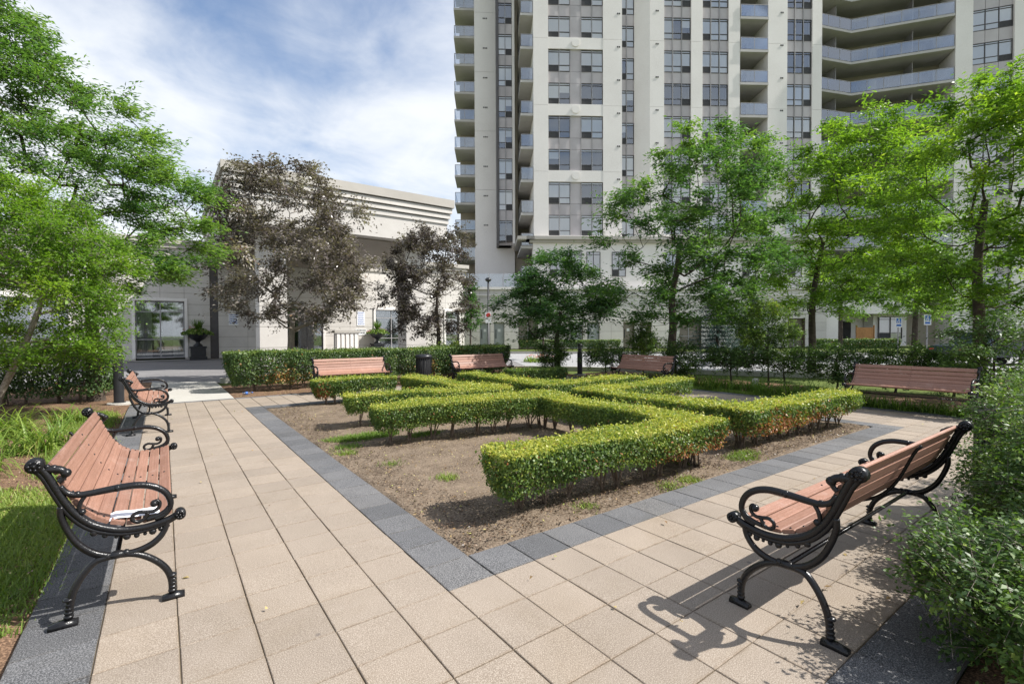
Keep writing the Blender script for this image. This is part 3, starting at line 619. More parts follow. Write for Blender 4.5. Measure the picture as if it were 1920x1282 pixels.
# ------------------------------------------------------------------ benches
def spl(pts, n=6):
    """Catmull-Rom through 2-D or 3-D points"""
    P = [np.array(p, float) for p in pts]; P = [2 * P[0] - P[1]] + P + [2 * P[-1] - P[-2]]; out = []
    for i in range(1, len(P) - 2):
        for k in range(n):
            t = k / n; a, b_, c, d = P[i - 1:i + 3]
            out.append(.5 * ((2 * b_) + (-a + c) * t + (2 * a - 5 * b_ + 4 * c - d) * t * t + (-a + 3 * b_ - 3 * c + d) * t ** 3))
    out.append(P[-2]); return out
BL = 1.75
def make_bench():
    root = empty('park_bench')
    rail = [(.003, .452), (.044, .433), (.11, .418), (.177, .414), (.259, .427), (.346, .469), (.410, .533), (.453, .606), (.487, .684), (.519, .760), (.548, .803)]
    arm = [(.470, .690), (.448, .655), (.410, .637), (.363, .635), (.316, .638), (.267, .641), (.217, .643), (.165, .639), (.111, .622), (.066, .590), (.041, .549), (.036, .504), (.060, .462), (.105, .447)]
    def yz(p, x): return [(x, q[0], q[1]) for q in p]
    for sx in (-1, 1):
        x = sx * (BL / 2 + .018); f = MB()
        f.tube(yz(spl(rail), x), .017, 8); f.tube([(x, q[0] + .012, q[1] - .018) for q in spl(rail)], [.013] * len(spl(rail)), 6)
        # knobs with rosettes
        for (d, h, r_) in ((-.006, .452, .028), (.556, .807, .036)):
            f.ball((x, d, h), r_, .8, 1, 1, 12, 8); f.lathe([(r_ * .95, -.026), (r_ * .95, .026)], c=(d, h), sides=14, axis='x', z0=x)
            for k in range(7):
                a = 2 * math.pi * k / 7
                for s2 in (-1, 1): f.ball((x + s2 * .027, d + r_ * .55 * math.cos(a), h + r_ * .55 * math.sin(a)), .008, nu=6, nv=4)
            for s2 in (-1, 1): f.ball((x + s2 * .029, d, h), .008, nu=6, nv=4)
        # leaf scroll on the back post
        f.tube(yz(spl([(.535, .782), (.500, .778), (.470, .772), (.452, .752), (.458, .728), (.474, .712)]), x), [.012, .013, .014, .015, .016, .017, .018, .018, .018, .018, .018, .018, .018, .018, .018, .018, .017, .017, .016, .016, .015, .014, .013, .012, .012, .012, .012, .012, .012, .012, .012][:31], 7)
        f.ball((x, .448, .752), .022, .9, 1, 1, 10, 6); f.ball((x, .492, .783), .017, .9, 1, 1, 8, 6); f.ball((x, .515, .792), .014, nu=8, nv=6)
        # bosses under the seat rail
        for k in range(9):
            q = rail[1] if k == 0 else spl(rail)[6 + k * 3]; f.ball((x, q[0] + .004, q[1] - .036), .009 + .004 * (k % 3), .8, nu=8, nv=5)
        fr = f.build('end_frame', M['iron'], root, True)
        a = MB(); ap = spl(arm); n = len(ap)
        a.tube(yz(ap, x), [.012 + .006 * math.sin(math.pi * min(1, k / n * 1.05)) for k in range(n)], 9)
        a.tube(yz(spl([(.377, .630), (.396, .598), (.404, .562), (.398, .535)]), x), .010, 7); a.ball((x, .392, .548), .016, nu=8, nv=6); a.ball((x, .408, .640), .016, nu=8, nv=6)
        a.lathe([(.0175, -.012), (.020, 0), (.0175, .012)], c=(x, .641), sides=10, axis='y', z0=.255)
        sp = spl([(.108, .528), (.097, .543), (.083, .530), (.086, .505), (.108, .489), (.140, .492), (.172, .497), (.196, .484), (.198, .462), (.176, .447), (.150, .455), (.140, .473), (.132, .488)], 4)
        a.tube(yz(sp, x), .0095, 7); a.ball((x, .106, .530), .019, 1.2, 1, 1, 10, 6)
        a.tube(yz(spl([(.041, .500), (.060, .478), (.092, .462), (.140, .452)]), x), .012, 7)
        a.build('armrest', M['iron'], fr, True)
        # legs
        for (pts, foot) in (([(.050, .436), (.064, .376), (.100, .332), (.150, .306), (.205, .296), (.262, .302)], None), ([(.470, .590), (.470, .540), (.447, .466), (.411, .394), (.356, .335), (.300, .306), (.255, .300)], None)):
            g = MB(); q = spl(pts); g.tube(yz(q, x), [.015] * len(q), 8); g.tube([(x, p[0], p[1] - .012) for p in q], .010, 6); g.build('support_arc', M['iron'], fr, True)
        for (pts, toe) in (([(.262, .297), (.215, .291), (.160, .268), (.100, .220), (.058, .165), (.038, .105), (.034, .035)], -1), ([(.262, .297), (.310, .296), (.345, .288), (.378, .256), (.412, .204), (.436, .144), (.446, .085), (.450, .035)], 1)):
            g = MB(); q = spl(pts); g.tube(yz(q, x), .0165, 9); e = q[-1]
            for k in range(4): g.ball((x, e[0] - .001 * k, .045 + k * .020), .021 - .001 * k, 1, 1, .55, 10, 5)
            g.ball((x, e[0], .128), .023, 1, 1, .5, 10, 5)
            y0, y1 = (e[0] - .055, e[0] + .045) if toe < 0 else (e[0] - .035, e[0] + .075)
            P = [(-.022, 0), (.022, 0), (.022, .018), (.010, .034), (-.010, .034), (-.022, .018)]
            g.add([(x + p[0], y0, p[1] * .75) for p in P] + [(x + p[0], (y0 + y1) / 2, p[1]) for p in P] + [(x + p[0], y1, p[1] * .7) for p in P],
                  [tuple(range(5, -1, -1)), tuple(range(12, 18))] + [(r6 * 6 + k, r6 * 6 + (k + 1) % 6, r6 * 6 + 6 + (k + 1) % 6, r6 * 6 + 6 + k) for r6 in (0, 1) for k in range(6)])
            g.build('leg', M['iron'], fr, True)
        g = MB(); g.ball((x, .262, .300), .026, .9, 1.5, .8, 10, 6); g.ball((x, .225, .300), .018, nu=8, nv=6); g.ball((x, .300, .302), .018, nu=8, nv=6); g.build('collar', M['iron'], fr, True)
    # slats follow the rail
    q = np.array(spl(rail, 20)); seg = np.r_[0, np.cumsum(np.linalg.norm(np.diff(q, axis=0), axis=1))]; tot = seg[-1]
    bolts = MB(); ns = 10; pitch = (tot - .03) / ns
    for k in range(ns):
        s = .015 + pitch * (k + .5); i = np.searchsorted(seg, s); t = q[min(i + 3, len(q) - 1)] - q[max(i - 3, 0)]; t /= np.hypot(*t); nrm = np.array([-t[1], t[0]])
        c = q[i] + nrm * .026; wd = pitch - (.008 if k > 4 else .012); th = .019
        b = MB(); e = .004; hx = BL / 2
        P = [(-wd / 2 + e, -th / 2), (wd / 2 - e, -th / 2), (wd / 2, -th / 2 + e), (wd / 2, th / 2 - e), (wd / 2 - e, th / 2), (-wd / 2 + e, th / 2), (-wd / 2, th / 2 - e), (-wd / 2, -th / 2 + e)]
        P = [c + t * p[0] + nrm * p[1] for p in P]
        b.add([(-hx, p[0], p[1]) for p in P] + [(hx, p[0], p[1]) for p in P], [tuple(range(8)), tuple(range(15, 7, -1))] + [(j, 8 + j, 8 + (j + 1) % 8, (j + 1) % 8) for j in range(8)])
        b.build('seat_slat' if k < 5 else 'back_slat', M['slat'], root)
        for bx_ in (-hx + .03, 0, hx - .03):
            q_ = c + nrm * (th / 2); bolts.ball((bx_, q_[0], q_[1]), .0065, nu=7, nv=4)
    bolts.build('bolts', M['iron'], root, True)['kind'] = 'stuff'
    MB().tube([(-BL / 2, .262, .300), (BL / 2, .262, .300)], .011, 8).build('stretcher', M['iron'], root, True)
    g = MB(); qq = [p for p in spl(rail)][6:]
    g.tube([(0, p[0] + .0, p[1] - .0) for p in qq], .009, 6); g.build('centre_strap', M['iron'], root, True)
    return root
BENCH = [(-1.205, .83 + .97, 90, 1.09, 'bench nearest the camera on the left, sunlit slats with a white wrapper on its seat'),
         (1.16 + .90, -.995, 180, 1, 'bench seen from behind in the right foreground, shrub leaves over its back'),
         (-1.18, 7.15, 90, 1, 'bench beside the black bollard on the left path, second from the camera'),
         (2.50, 9.25, 0, .98, 'pale sunlit bench in front of the long clipped hedge, left of the bin'),
         (6.07, 8.95, 0, .98, 'bench right of the round bin at the end of the long clipped hedge'),
         (8.69, 5.94, -90, .96, 'shaded brown bench below the tall dark trunk of the middle tree'),
         (8.85, .37, -90, .96, 'shaded brown bench at the far right with fallen leaves on its slats')]
proto = make_bench()
for k, (x, y, rz, s, lab) in enumerate(BENCH):
    o = proto if k == 0 else copy_tree(proto)
    o.location = (x, y, 0); o.rotation_euler = (0, 0, R(rz)); o.scale = (s, 1, 1); tag(o, lab, 'bench', 'cast iron benches around the planted square')
wp = MB(); V = [(-.13, 0, 0), (-.05, .012, .02), (.03, -.004, .012), (.13, .006, .004)]
wp.add([(x, -.045 + y, z) for x, y, z in V] + [(x, .045 + y, z + .012) for x, y, z in V], [(k, k + 1, 5 + k, 4 + k) for k in range(3)])
tag(wp.build('wrapper', M['paper'], None, loc=(-1.42, .915, .452), rz=R(6)), 'crumpled white wrapper lying on the nearest bench seat', 'litter')

# ------------------------------------------------------------------ hedges
def lump(P, seed, s=1.0):
    r_ = np.random.default_rng(seed); o = 0
    for k in range(5):
        d = r_.standard_normal(3) * (5 + 4 * k) * s; o = o + np.sin(P @ d + r_.uniform(0, 6.28)) / (1 + .5 * k)
    return o / 2.2
def hedge(name, label, lines, wd, h, n, leaf, m, seed, cat='hedge', group=None, z0=.10, taper=.68, dead=(), topt=.40, tint0=.36, gap=0.12, dep=.035, stemr=.010, sp=.30, lumpa=.045):
    rg = np.random.default_rng(seed); segs = [(np.array(a, float), np.array(c, float)) for ln in lines for a, c in zip(ln[:-1], ln[1:])]
    allp = np.array([p for s in segs for p in s]); lo, hi = allp.min(0) - wd, allp.max(0) + wd
    org = allp.mean(0); out = []
    lens = np.array([np.hypot(*(c - a)) + wd for a, c in segs]); tot = 0; Ps, Ns, Ds = [], [], []
    while tot < n:
        k = rg.choice(len(segs), 60000, p=lens / lens.sum()); a = np.array([s[0] for s in segs])[k]; c = np.array([s[1] for s in segs])[k]
        L = np.hypot(*(c - a).T)[:, None]; d = (c - a) / L; nn = np.stack([-d[:, 1], d[:, 0]], 1)
        u = rg.uniform(-wd * .55, L[:, 0] + wd * .55)[:, None]; v = rg.uniform(-wd * .6, wd * .6, (len(k), 1)); z = rg.uniform(z0 * .6, h + .03, len(k))
        p = a + d * u + nn * v; P = np.c_[p, z]; best = np.full(len(k), 9.); bn = np.zeros((len(k), 2))
        for sa, sc_ in segs:
            l = np.hypot(*(sc_ - sa)); dd = (sc_ - sa) / l; n2 = np.array([-dd[1], dd[0]]); q = p - sa; uu = q @ dd; vv = q @ n2
            ov = np.maximum(np.maximum(-uu, uu - l), 0); dist = (np.abs(ov) ** 4 + np.abs(vv) ** 4) ** .25
            g = dd * (np.sign(uu - l / 2) * (ov / np.maximum(dist, 1e-6)) ** 3)[:, None] + n2 * (np.sign(vv) * (np.abs(vv) / np.maximum(dist, 1e-6)) ** 3)[:, None]
            cl_ = dist < best; best = np.where(cl_, dist, best); bn = np.where(cl_[:, None], g, bn)
        lm = lump(P, seed, .5); t = np.clip((z - z0) / (h - z0), 0, 1)
        hw = wd / 2 * (taper + (1 - taper) * np.minimum(1, t * 1.5)) + lm * lumpa
        hh = h + lm * lumpa * .55 + .022 * lump(np.c_[p, p[:, :1] * 0], seed + 5, .12)
        zb = z0 + gap * (.5 + .5 * lump(np.c_[p, p[:, :1] * 0], seed + 9, .35))
        ds, dt, db = hw - best, hh - z, (z - zb) * 1.5
        dpt = np.minimum(ds, dt); ok = (dpt > 0) & (db > 0) & (rg.random(len(k)) < np.exp(-dpt / dep)) & (rg.random(len(k)) < np.clip(db / .12, .15, 1))
        N = np.where((dt < ds)[:, None], np.array([0, 0, 1.]), np.c_[bn, bn[:, :1] * 0 + .25])
        Ps.append(P[ok]); Ns.append(N[ok]); Ds.append(np.c_[dt, ds][ok]); tot += ok.sum()
    P, N, D = np.concatenate(Ps)[:n], np.concatenate(Ns)[:n], np.concatenate(Ds)[:n]
    sprig = rg.random(len(P)) < .08; P = P + N * (sprig * rg.uniform(0, .065, len(P)))[:, None]
    Nn = unit(N + rg.normal(0, .7, N.shape)); A = np.cross(Nn, rg.normal(0, 1, N.shape)); A[:, 2] += .25
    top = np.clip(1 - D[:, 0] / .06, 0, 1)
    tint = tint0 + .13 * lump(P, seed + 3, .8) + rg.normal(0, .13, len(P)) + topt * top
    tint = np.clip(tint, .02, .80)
    for (x, y, r_, z1) in dead:
        dd = np.hypot(P[:, 0] - x, P[:, 1] - y) / r_ + np.maximum(0, P[:, 2] - z1) * 6; tint = np.where(rg.random(len(P)) < .75 * np.exp(-dd ** 2), rg.uniform(.86, 1, len(P)), tint)
    tint = np.where(rg.random(len(P)) < .012, rg.uniform(.85, 1, len(P)), tint)
    root = empty(name, (org[0], org[1], 0), 0, label, cat, group); O = np.array([org[0], org[1], 0])
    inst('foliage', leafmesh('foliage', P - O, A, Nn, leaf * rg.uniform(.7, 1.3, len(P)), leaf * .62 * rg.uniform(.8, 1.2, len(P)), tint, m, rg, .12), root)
    b = MB()
    for a, c in segs:
        L = np.hypot(*(c - a)); k = int(L / sp) + 1
        for q in range(k + 1):
            p = a + (c - a) * min(1, max(0, (q + rg.uniform(-.25, .25)) / k)) - org
            for s in range(5):
                e = p + rg.uniform(-.42, .42, 2) * wd; mid = p + (e - p) * .25 + rg.normal(0, .02, 2)
                b.tube([(p[0] + rg.normal(0, .02), p[1] + rg.normal(0, .02), -.03), (*mid, h * .35), (*e, h * .85)], [stemr, stemr * .75, stemr * .3], 4, False)
    b.build('stems', M['twig'], root)['kind'] = 'stuff'
    return root
t = T
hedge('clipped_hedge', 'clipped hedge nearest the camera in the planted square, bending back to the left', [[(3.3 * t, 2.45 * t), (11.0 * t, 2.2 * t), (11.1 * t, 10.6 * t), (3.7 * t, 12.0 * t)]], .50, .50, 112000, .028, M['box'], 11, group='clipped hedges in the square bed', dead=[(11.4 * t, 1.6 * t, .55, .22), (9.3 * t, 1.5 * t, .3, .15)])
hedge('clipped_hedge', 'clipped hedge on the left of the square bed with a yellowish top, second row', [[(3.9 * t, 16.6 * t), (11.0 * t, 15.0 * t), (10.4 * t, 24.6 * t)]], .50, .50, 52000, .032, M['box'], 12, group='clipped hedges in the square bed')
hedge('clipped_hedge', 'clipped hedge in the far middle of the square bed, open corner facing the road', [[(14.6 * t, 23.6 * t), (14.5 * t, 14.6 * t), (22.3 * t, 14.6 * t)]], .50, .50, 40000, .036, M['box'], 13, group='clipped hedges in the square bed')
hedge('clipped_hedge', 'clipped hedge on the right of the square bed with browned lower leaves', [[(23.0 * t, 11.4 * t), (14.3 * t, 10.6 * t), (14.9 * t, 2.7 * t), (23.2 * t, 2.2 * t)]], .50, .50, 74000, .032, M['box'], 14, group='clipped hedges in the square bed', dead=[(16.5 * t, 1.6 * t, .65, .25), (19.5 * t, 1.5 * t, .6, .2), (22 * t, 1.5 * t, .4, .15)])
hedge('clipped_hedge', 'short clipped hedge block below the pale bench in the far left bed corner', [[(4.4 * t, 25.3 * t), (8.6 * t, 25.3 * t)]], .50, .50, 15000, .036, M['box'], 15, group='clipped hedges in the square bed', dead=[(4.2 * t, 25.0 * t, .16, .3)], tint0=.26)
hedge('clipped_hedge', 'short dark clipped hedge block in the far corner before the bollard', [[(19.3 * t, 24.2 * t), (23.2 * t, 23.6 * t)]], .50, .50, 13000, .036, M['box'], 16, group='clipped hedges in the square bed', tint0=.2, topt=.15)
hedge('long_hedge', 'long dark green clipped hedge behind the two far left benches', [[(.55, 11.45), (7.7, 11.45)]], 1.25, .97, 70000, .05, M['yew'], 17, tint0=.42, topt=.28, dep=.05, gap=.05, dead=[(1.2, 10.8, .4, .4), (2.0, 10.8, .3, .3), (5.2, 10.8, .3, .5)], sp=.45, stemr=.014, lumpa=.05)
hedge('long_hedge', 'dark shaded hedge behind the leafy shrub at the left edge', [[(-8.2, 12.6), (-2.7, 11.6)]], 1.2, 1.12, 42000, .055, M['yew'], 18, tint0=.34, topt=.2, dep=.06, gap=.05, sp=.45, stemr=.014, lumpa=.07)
# ------------------------------------------------------------------ trees
def grow(root_pts, clumps, rg, r_tip=.006, expo=.47, step=.3, sag=.12):
    nodes = []; par = []
    for i, p in enumerate(root_pts): nodes.append(np.array(p, float)); par.append(i - 1)
    nt0 = len(nodes); first = int(nt0 * .45); load = {}
    order = np.argsort([np.linalg.norm(c - root_pts[-1]) for c in clumps]); ends = []
    for ci in order:
        c = clumps[ci]; X = np.array(nodes); d = np.linalg.norm(X - c, axis=1); hd = np.hypot(X[:, 0] - c[0], X[:, 1] - c[1])
        cost = d + 1.6 * np.maximum(0, X[:, 2] - (c[2] - .35 * hd)); cost[:first] += 5
        k = int(np.argmin(cost)); p = nodes[k]; L = d[k]; n = max(1, int(L / step)); prev = k
        side = rg.normal(0, .07, 3) * L
        for q in range(1, n + 1):
            s = q / n; pt = p + (c - p) * s + side * math.sin(math.pi * s) + np.array([0, 0, -sag * L * math.sin(math.pi * s) * (1 - s)])
            nodes.append(pt + rg.normal(0, .012, 3)); par.append(prev); prev = len(nodes) - 1
        ends.append(prev)
    cntn = np.zeros(len(nodes))
    for e in ends:
        k = e
        while k >= 0: cntn[k] += 1; k = par[k]
    return nodes, par, r_tip * np.maximum(cntn, .6) ** expo, [clumps[i] for i in order], ends
def edge_tubes(A, B, ra, rb, sides):
    n = len(A); d = unit(B - A); h = np.where(np.abs(d[:, 2:3]) < .9, np.array([[0, 0, 1.]]), np.array([[1., 0, 0]])); u = unit(np.cross(d, h)); v = np.cross(d, u)
    ang = np.arange(sides) * 2 * np.pi / sides; cs, sn = np.cos(ang), np.sin(ang)
    ring = u[:, None, :] * cs[None, :, None] + v[:, None, :] * sn[None, :, None]
    V = np.concatenate([A[:, None] + ring * ra[:, None, None], B[:, None] + ring * rb[:, None, None]], 1)
    k = np.arange(sides); f = np.stack([k, (k + 1) % sides, sides + (k + 1) % sides, sides + k], 1)
    F = (np.arange(n)[:, None, None] * 2 * sides + f[None]).reshape(-1, 4); return V.reshape(-1, 3), F
def tree(name, label, base, trunk, prof, nc, cr, ntw, nlf, ll, lw, m, bark, seed, depth=.8, flat=.45, rtip=.006, tint0=.45, wind=0.0, cat='tree', group=None, trunk_r=None, droop=.25, tsp=.16, hollow=.25, cd_=.72, expo=.47):
    """trunk: [(side, depth, z)..]; prof: [(z, left, right)..] crown outline along the camera-right axis"""
    rg = np.random.default_rng(seed); B = np.array([base[0], base[1], 0.0])
    tp = spl([np.array(p, float) for p in trunk], 5); W3 = lambda s, d, z: RT * s + FW * d + np.array([0, 0, z])
    rp = [W3(*p) for p in tp]
    zs = np.array([p[0] for p in prof]); lf = np.array([p[1] for p in prof]); rt = np.array([p[2] for p in prof])
    C = []; tries = 0; mind = cr * cd_
    while len(C) < nc and tries < 60000:
        tries += 1
        if tries % 8000 == 0: mind *= .85
        z = rg.uniform(zs[0], zs[-1] - cr * .55); l, r_ = np.interp(z, zs, lf), np.interp(z, zs, rt); hw = (r_ - l) / 2; cx = (l + r_) / 2
        a = rg.uniform(-1, 1); e = rg.uniform(-1, 1)
        if a * a + e * e > 1 or (a * a + e * e < hollow * hollow and zs[0] < z < zs[-1] - cr): continue
        p = W3(cx + a * max(hw - cr * .5, .05), e * max(hw, .2) * depth, z)
        if all(np.linalg.norm((p - q) * (1, 1, 1.5)) > mind for q in C): C.append(p)
    nodes, par, rad, C, ends = grow(rp, C, rg, rtip, expo)
    X = np.array(nodes); par = np.array(par)
    if trunk_r:
        nT = len(rp); k = np.arange(nT); rad[:nT] = np.maximum(rad[:nT], trunk_r * (1 - .55 * k / nT)); rad[0] *= 1.25
    i = np.where(par >= 0)[0]; big = rad[i] > .03
    Vs, Fs, off = [], [], 0
    for sel, sd_ in ((i[big], 9), (i[~big], 5)):
        if len(sel) == 0: continue
        A_, B_ = X[par[sel]], X[sel]; ra = np.minimum(rad[par[sel]], rad[sel] * 1.25); ex_ = unit(B_ - A_) * rad[sel][:, None] * .35
        V, F = edge_tubes(A_ - ex_, B_ + ex_, ra, rad[sel], sd_); Vs.append(V); Fs.append(F + off); off += len(V)
    # twigs and leaves
    LC, LA, LN, LT, TA, TBb = [], [], [], [], [], []
    wv = RT * wind; cen = np.mean(C, 0)
    for c, e in zip(C, ends):
        out = c - np.array([0, 0, c[2]]); out[2] = 0; out = out / max(np.linalg.norm(out), .3); sc_ = rg.uniform(.7, 1.25); ct = rg.normal(0, .11)
        for q in range(ntw):
            d = rg.normal(0, 1, 3) * (1, 1, flat) + out * .75 + wv; d[2] += .18; d /= np.linalg.norm(d); L = cr * sc_ * rg.uniform(.55, 1.25)
            s0 = c + rg.normal(0, .10, 3) * cr; s1 = s0 + d * L + np.array([0, 0, -droop * L * L]); TA.append(s0); TBb.append(s1)
            f = np.sort(rg.uniform(.08, 1.05, nlf))[:, None]; sdv = np.cross(d, [0, 0, 1.]); sdv /= max(np.linalg.norm(sdv), .1)
            sg = np.where(rg.random((nlf, 1)) < .5, -1, 1)
            P = s0 + (s1 - s0) * f + rg.normal(0, 1, (nlf, 3)) * tsp * cr * (1, 1, .6)
            LC.append(P); LA.append(d * .8 + sdv * sg * .75 + rg.normal(0, .35, (nlf, 3)) + wv * .8 + np.array([0, 0, -.15]))
            LN.append(np.array([0, 0, 1.]) + rg.normal(0, .5, (nlf, 3))); LT.append(np.minimum(np.full(nlf, ct) + rg.normal(0, .09, nlf) + tint0, .91) + (rg.random(nlf) < .012) * .3)
    TA, TBb = np.array(TA), np.array(TBb); V, F = edge_tubes(TA, TBb, np.full(len(TA), rtip * .7), np.full(len(TA), rtip * .25), 3); Vs.append(V); Fs.append(F + off)
    root = empty(name, tuple(B), 0, label, cat, group)
    me = npmesh('trunk', np.concatenate(Vs), np.concatenate(Fs), bark); me.polygons.foreach_set('use_smooth', [True] * len(me.polygons)); inst('trunk', me, root)
    LC, LA, LN, LT = map(np.concatenate, (LC, LA, LN, LT)); n = len(LC)
    inst('crown', leafmesh('crown', LC, LA, LN, ll * rg.uniform(.65, 1.35, n), lw * rg.uniform(.7, 1.3, n), LT, m, rg, .1), root)
    return root
def at(px, D): return L2((px - 960) / 903.1 * D, D)
LO = 'honey locusts round the square'
# right-hand locusts
tree('locust_tree', 'small dark green spreading tree before the grey ground-floor doors', at(1045, 16.2), [(0, 0, -.05), (.02, 0, .6), (-.02, 0, 1.2), (.05, 0, 1.6), (.1, 0, 2.1)], [(1.25, -1.5, 1.4), (1.9, -2.3, 2.2), (2.7, -2.3, 2.1), (3.4, -1.6, 1.5), (4.0, -.9, .8), (4.4, -.4, .4)], 66, .62, 10, 30, .13, .042, M['locustd'], M['barkd'], 21, trunk_r=.10, tint0=.36, group=LO, flat=.35)
tree('locust_tree', 'tall open dark green tree with black trunk behind the shaded brown bench', at(1262, 14.2), [(0, 0, -.05), (-.05, 0, .8), (.0, 0, 1.6), (-.02, .05, 2.4), (.1, 0, 3.2), (.2, 0, 4.0)], [(1.7, -1.6, 2.0), (2.4, -2.6, 2.9), (3.2, -3.0, 3.3), (4.2, -2.7, 3.3), (5.2, -2.0, 3.2), (6.2, -1.3, 3.1), (7.0, -.5, 2.9), (7.6, .2, 2.5)], 112, .66, 10, 30, .135, .043, M['locustd'], M['barkd'], 22, trunk_r=.14, tint0=.60, group=LO, flat=.32)
tree('locust_tree', 'bright green tree with a slim dark trunk right of the middle tree', at(1522, 16.2), [(0, 0, -.05), (.02, 0, .9), (0, 0, 1.9), (.05, 0, 2.7), (.2, 0, 3.6), (.35, 0, 4.4)], [(2.0, -1.6, 2.6), (3.2, -2.3, 3.6), (4.4, -2.2, 4.2), (5.6, -1.8, 4.3), (6.8, -1.2, 4.0), (7.8, -.5, 3.2), (8.9, .5, 2.4)], 132, .72, 10, 30, .15, .047, M['locust'], M['barkd'], 23, trunk_r=.13, tint0=.56, group=LO, flat=.35)
tree('locust_tree', 'brightest green tree at the right edge rising above its neighbours', at(1835, 10.4), [(0, 0, -.05), (.02, 0, .8), (.0, 0, 1.8), (-.05, 0, 2.6), (0, 0, 3.4), (.1, 0, 4.2)], [(1.7, -1.5, 2.2), (2.6, -2.1, 2.6), (3.6, -2.1, 2.8), (4.8, -2.0, 2.8), (5.6, -1.4, 2.6), (6.6, -.7, 2.2), (7.6, .1, 1.6)], 120, .60, 10, 30, .12, .039, M['locust'], M['barkd'], 24, trunk_r=.13, tint0=.58, group=LO, flat=.38)
tree('locust_tree', 'slim tree with a straight bare trunk in front of the right porch', at(1576, 26), [(0, 0, -.05), (0, 0, 1.2), (.0, 0, 2.6), (.1, 0, 4.2)], [(2.9, -1.0, 1.2), (3.6, -1.6, 1.9), (4.8, -1.5, 1.9), (5.8, -.8, 1.0)], 45, .7, 8, 26, .15, .05, M['locust'], M['barkd'], 25, trunk_r=.13, tint0=.48, group=LO)
tree('locust_tree', 'slim tree with a pale trunk beside the blue parking signs', at(1715, 24), [(0, 0, -.05), (0, 0, 1.2), (.05, 0, 2.6), (.1, 0, 4.2)], [(2.4, -1.4, 1.4), (3.4, -2.2, 2.2), (4.8, -2.2, 2.4), (6.0, -1.2, 1.4)], 60, .75, 8, 26, .15, .05, M['locust'], M['barkd'], 26, trunk_r=.15, tint0=.42, group=LO)
# left-hand trees
tree('locust_tree', 'large wind-swept green tree over the left hedge, layered branches', at(178, 10.6), [(0, 0, -.05), (-.05, 0, 1.0), (-.05, 0, 2.2), (0, 0, 2.9), (-.1, 0, 3.5)], [(2.4, -2.0, 2.0), (3.2, -2.6, 2.9), (4.1, -2.9, 3.1), (4.9, -3.0, 3.0), (5.5, -3.0, 2.2), (6.1, -3.0, 1.4), (6.7, -3.0, .6), (7.3, -3.0, -.2), (8.2, -3.0, -.9), (9.0, -3.0, -1.3)], 165, .56, 10, 33, .11, .035, M['locustd'], M['barkd'], 27, trunk_r=.15, tint0=.72, wind=.55, group='trees left of the entrance drive', flat=.28, depth=.6, droop=.15)
tree('leafy_shrub', 'big light green multi-stem shrub at the left edge before the dark hedge', at(15, 8.3), [(-.3, 0, -.05), (-.15, 0, .4), (.1, 0, .9), (.35, 0, 1.4), (.6, 0, 2.0), (.8, 0, 2.5)], [(.9, -.6, 1.5), (1.4, -1.0, 2.0), (2.0, -1.2, 2.15), (2.7, -1.2, 2.2), (3.3, -1.2, 1.9), (3.9, -1.2, 1.0), (4.3, -1.0, .3)], 135, .42, 11, 36, .052, .030, M['locust'], M['bark'], 28, trunk_r=.045, tint0=.56, cat='shrub', depth=.62, flat=.7, rtip=.005, hollow=.35)
tree('plum_tree', 'purple-grey leaved ornamental tree behind the long hedge, left of the entrance', at(545, 14.7), [(0, 0, -.05), (.0, 0, .7), (.02, 0, 1.25), (.05, 0, 1.6), (.05, 0, 2.1)], [(1.75, -1.7, 1.4), (2.1, -2.3, 2.4), (2.8, -2.6, 2.8), (3.6, -2.5, 3.1), (4.3, -2.4, 3.0), (5.0, -2.3, 2.4), (5.6, -2.3, 2.0), (6.0, -2.2, 1.4), (6.7, -.7, .7)], 150, .52, 10, 28, .092, .05, M['plum'], M['bark'], 29, trunk_r=.13, tint0=.46, group='purple-leaved trees behind the long hedge', flat=.8, depth=.75, hollow=.4)
tree('plum_tree', 'smaller dark purple-leaved tree behind the long hedge, right of the entrance', at(822, 17.4), [(0, 0, -.05), (.0, 0, .8), (.0, 0, 1.5), (-.05, 0, 2.3), (.0, 0, 3.2)], [(1.4, -1.4, .9), (2.1, -2.3, 1.4), (2.9, -2.4, 1.5), (3.8, -2.2, 1.5), (4.6, -1.7, 1.3), (5.3, -1.0, .9)], 88, .46, 10, 26, .09, .048, M['plum'], M['barkd'], 30, trunk_r=.09, tint0=.30, group='purple-leaved trees behind the long hedge', flat=.8, depth=.8)
tree('young_tree', 'thin young tree right of the purple trees by the lamp post', at(882, 22), [(0, 0, -.05), (0, 0, 1.0), (.02, 0, 2.2), (.0, 0, 3.3)], [(1.5, -.3, .35), (2.2, -.6, .6), (3.0, -.5, .5), (3.9, -.2, .2)], 26, .36, 8, 22, .10, .05, M['locustd'], M['barkd'], 31, trunk_r=.05, tint0=.45)
tree('young_tree', 'thin bare-stemmed young tree right of the brown ground-floor window', at(1018, 26), [(0, 0, -.05), (.02, 0, 1.0), (.0, 0, 2.2), (.0, 0, 3.0)], [(2.0, -.5, .5), (2.6, -.9, .9), (3.3, -.4, .5)], 22, .4, 8, 22, .11, .05, M['locustd'], M['barkd'], 32, trunk_r=.06, tint0=.35)
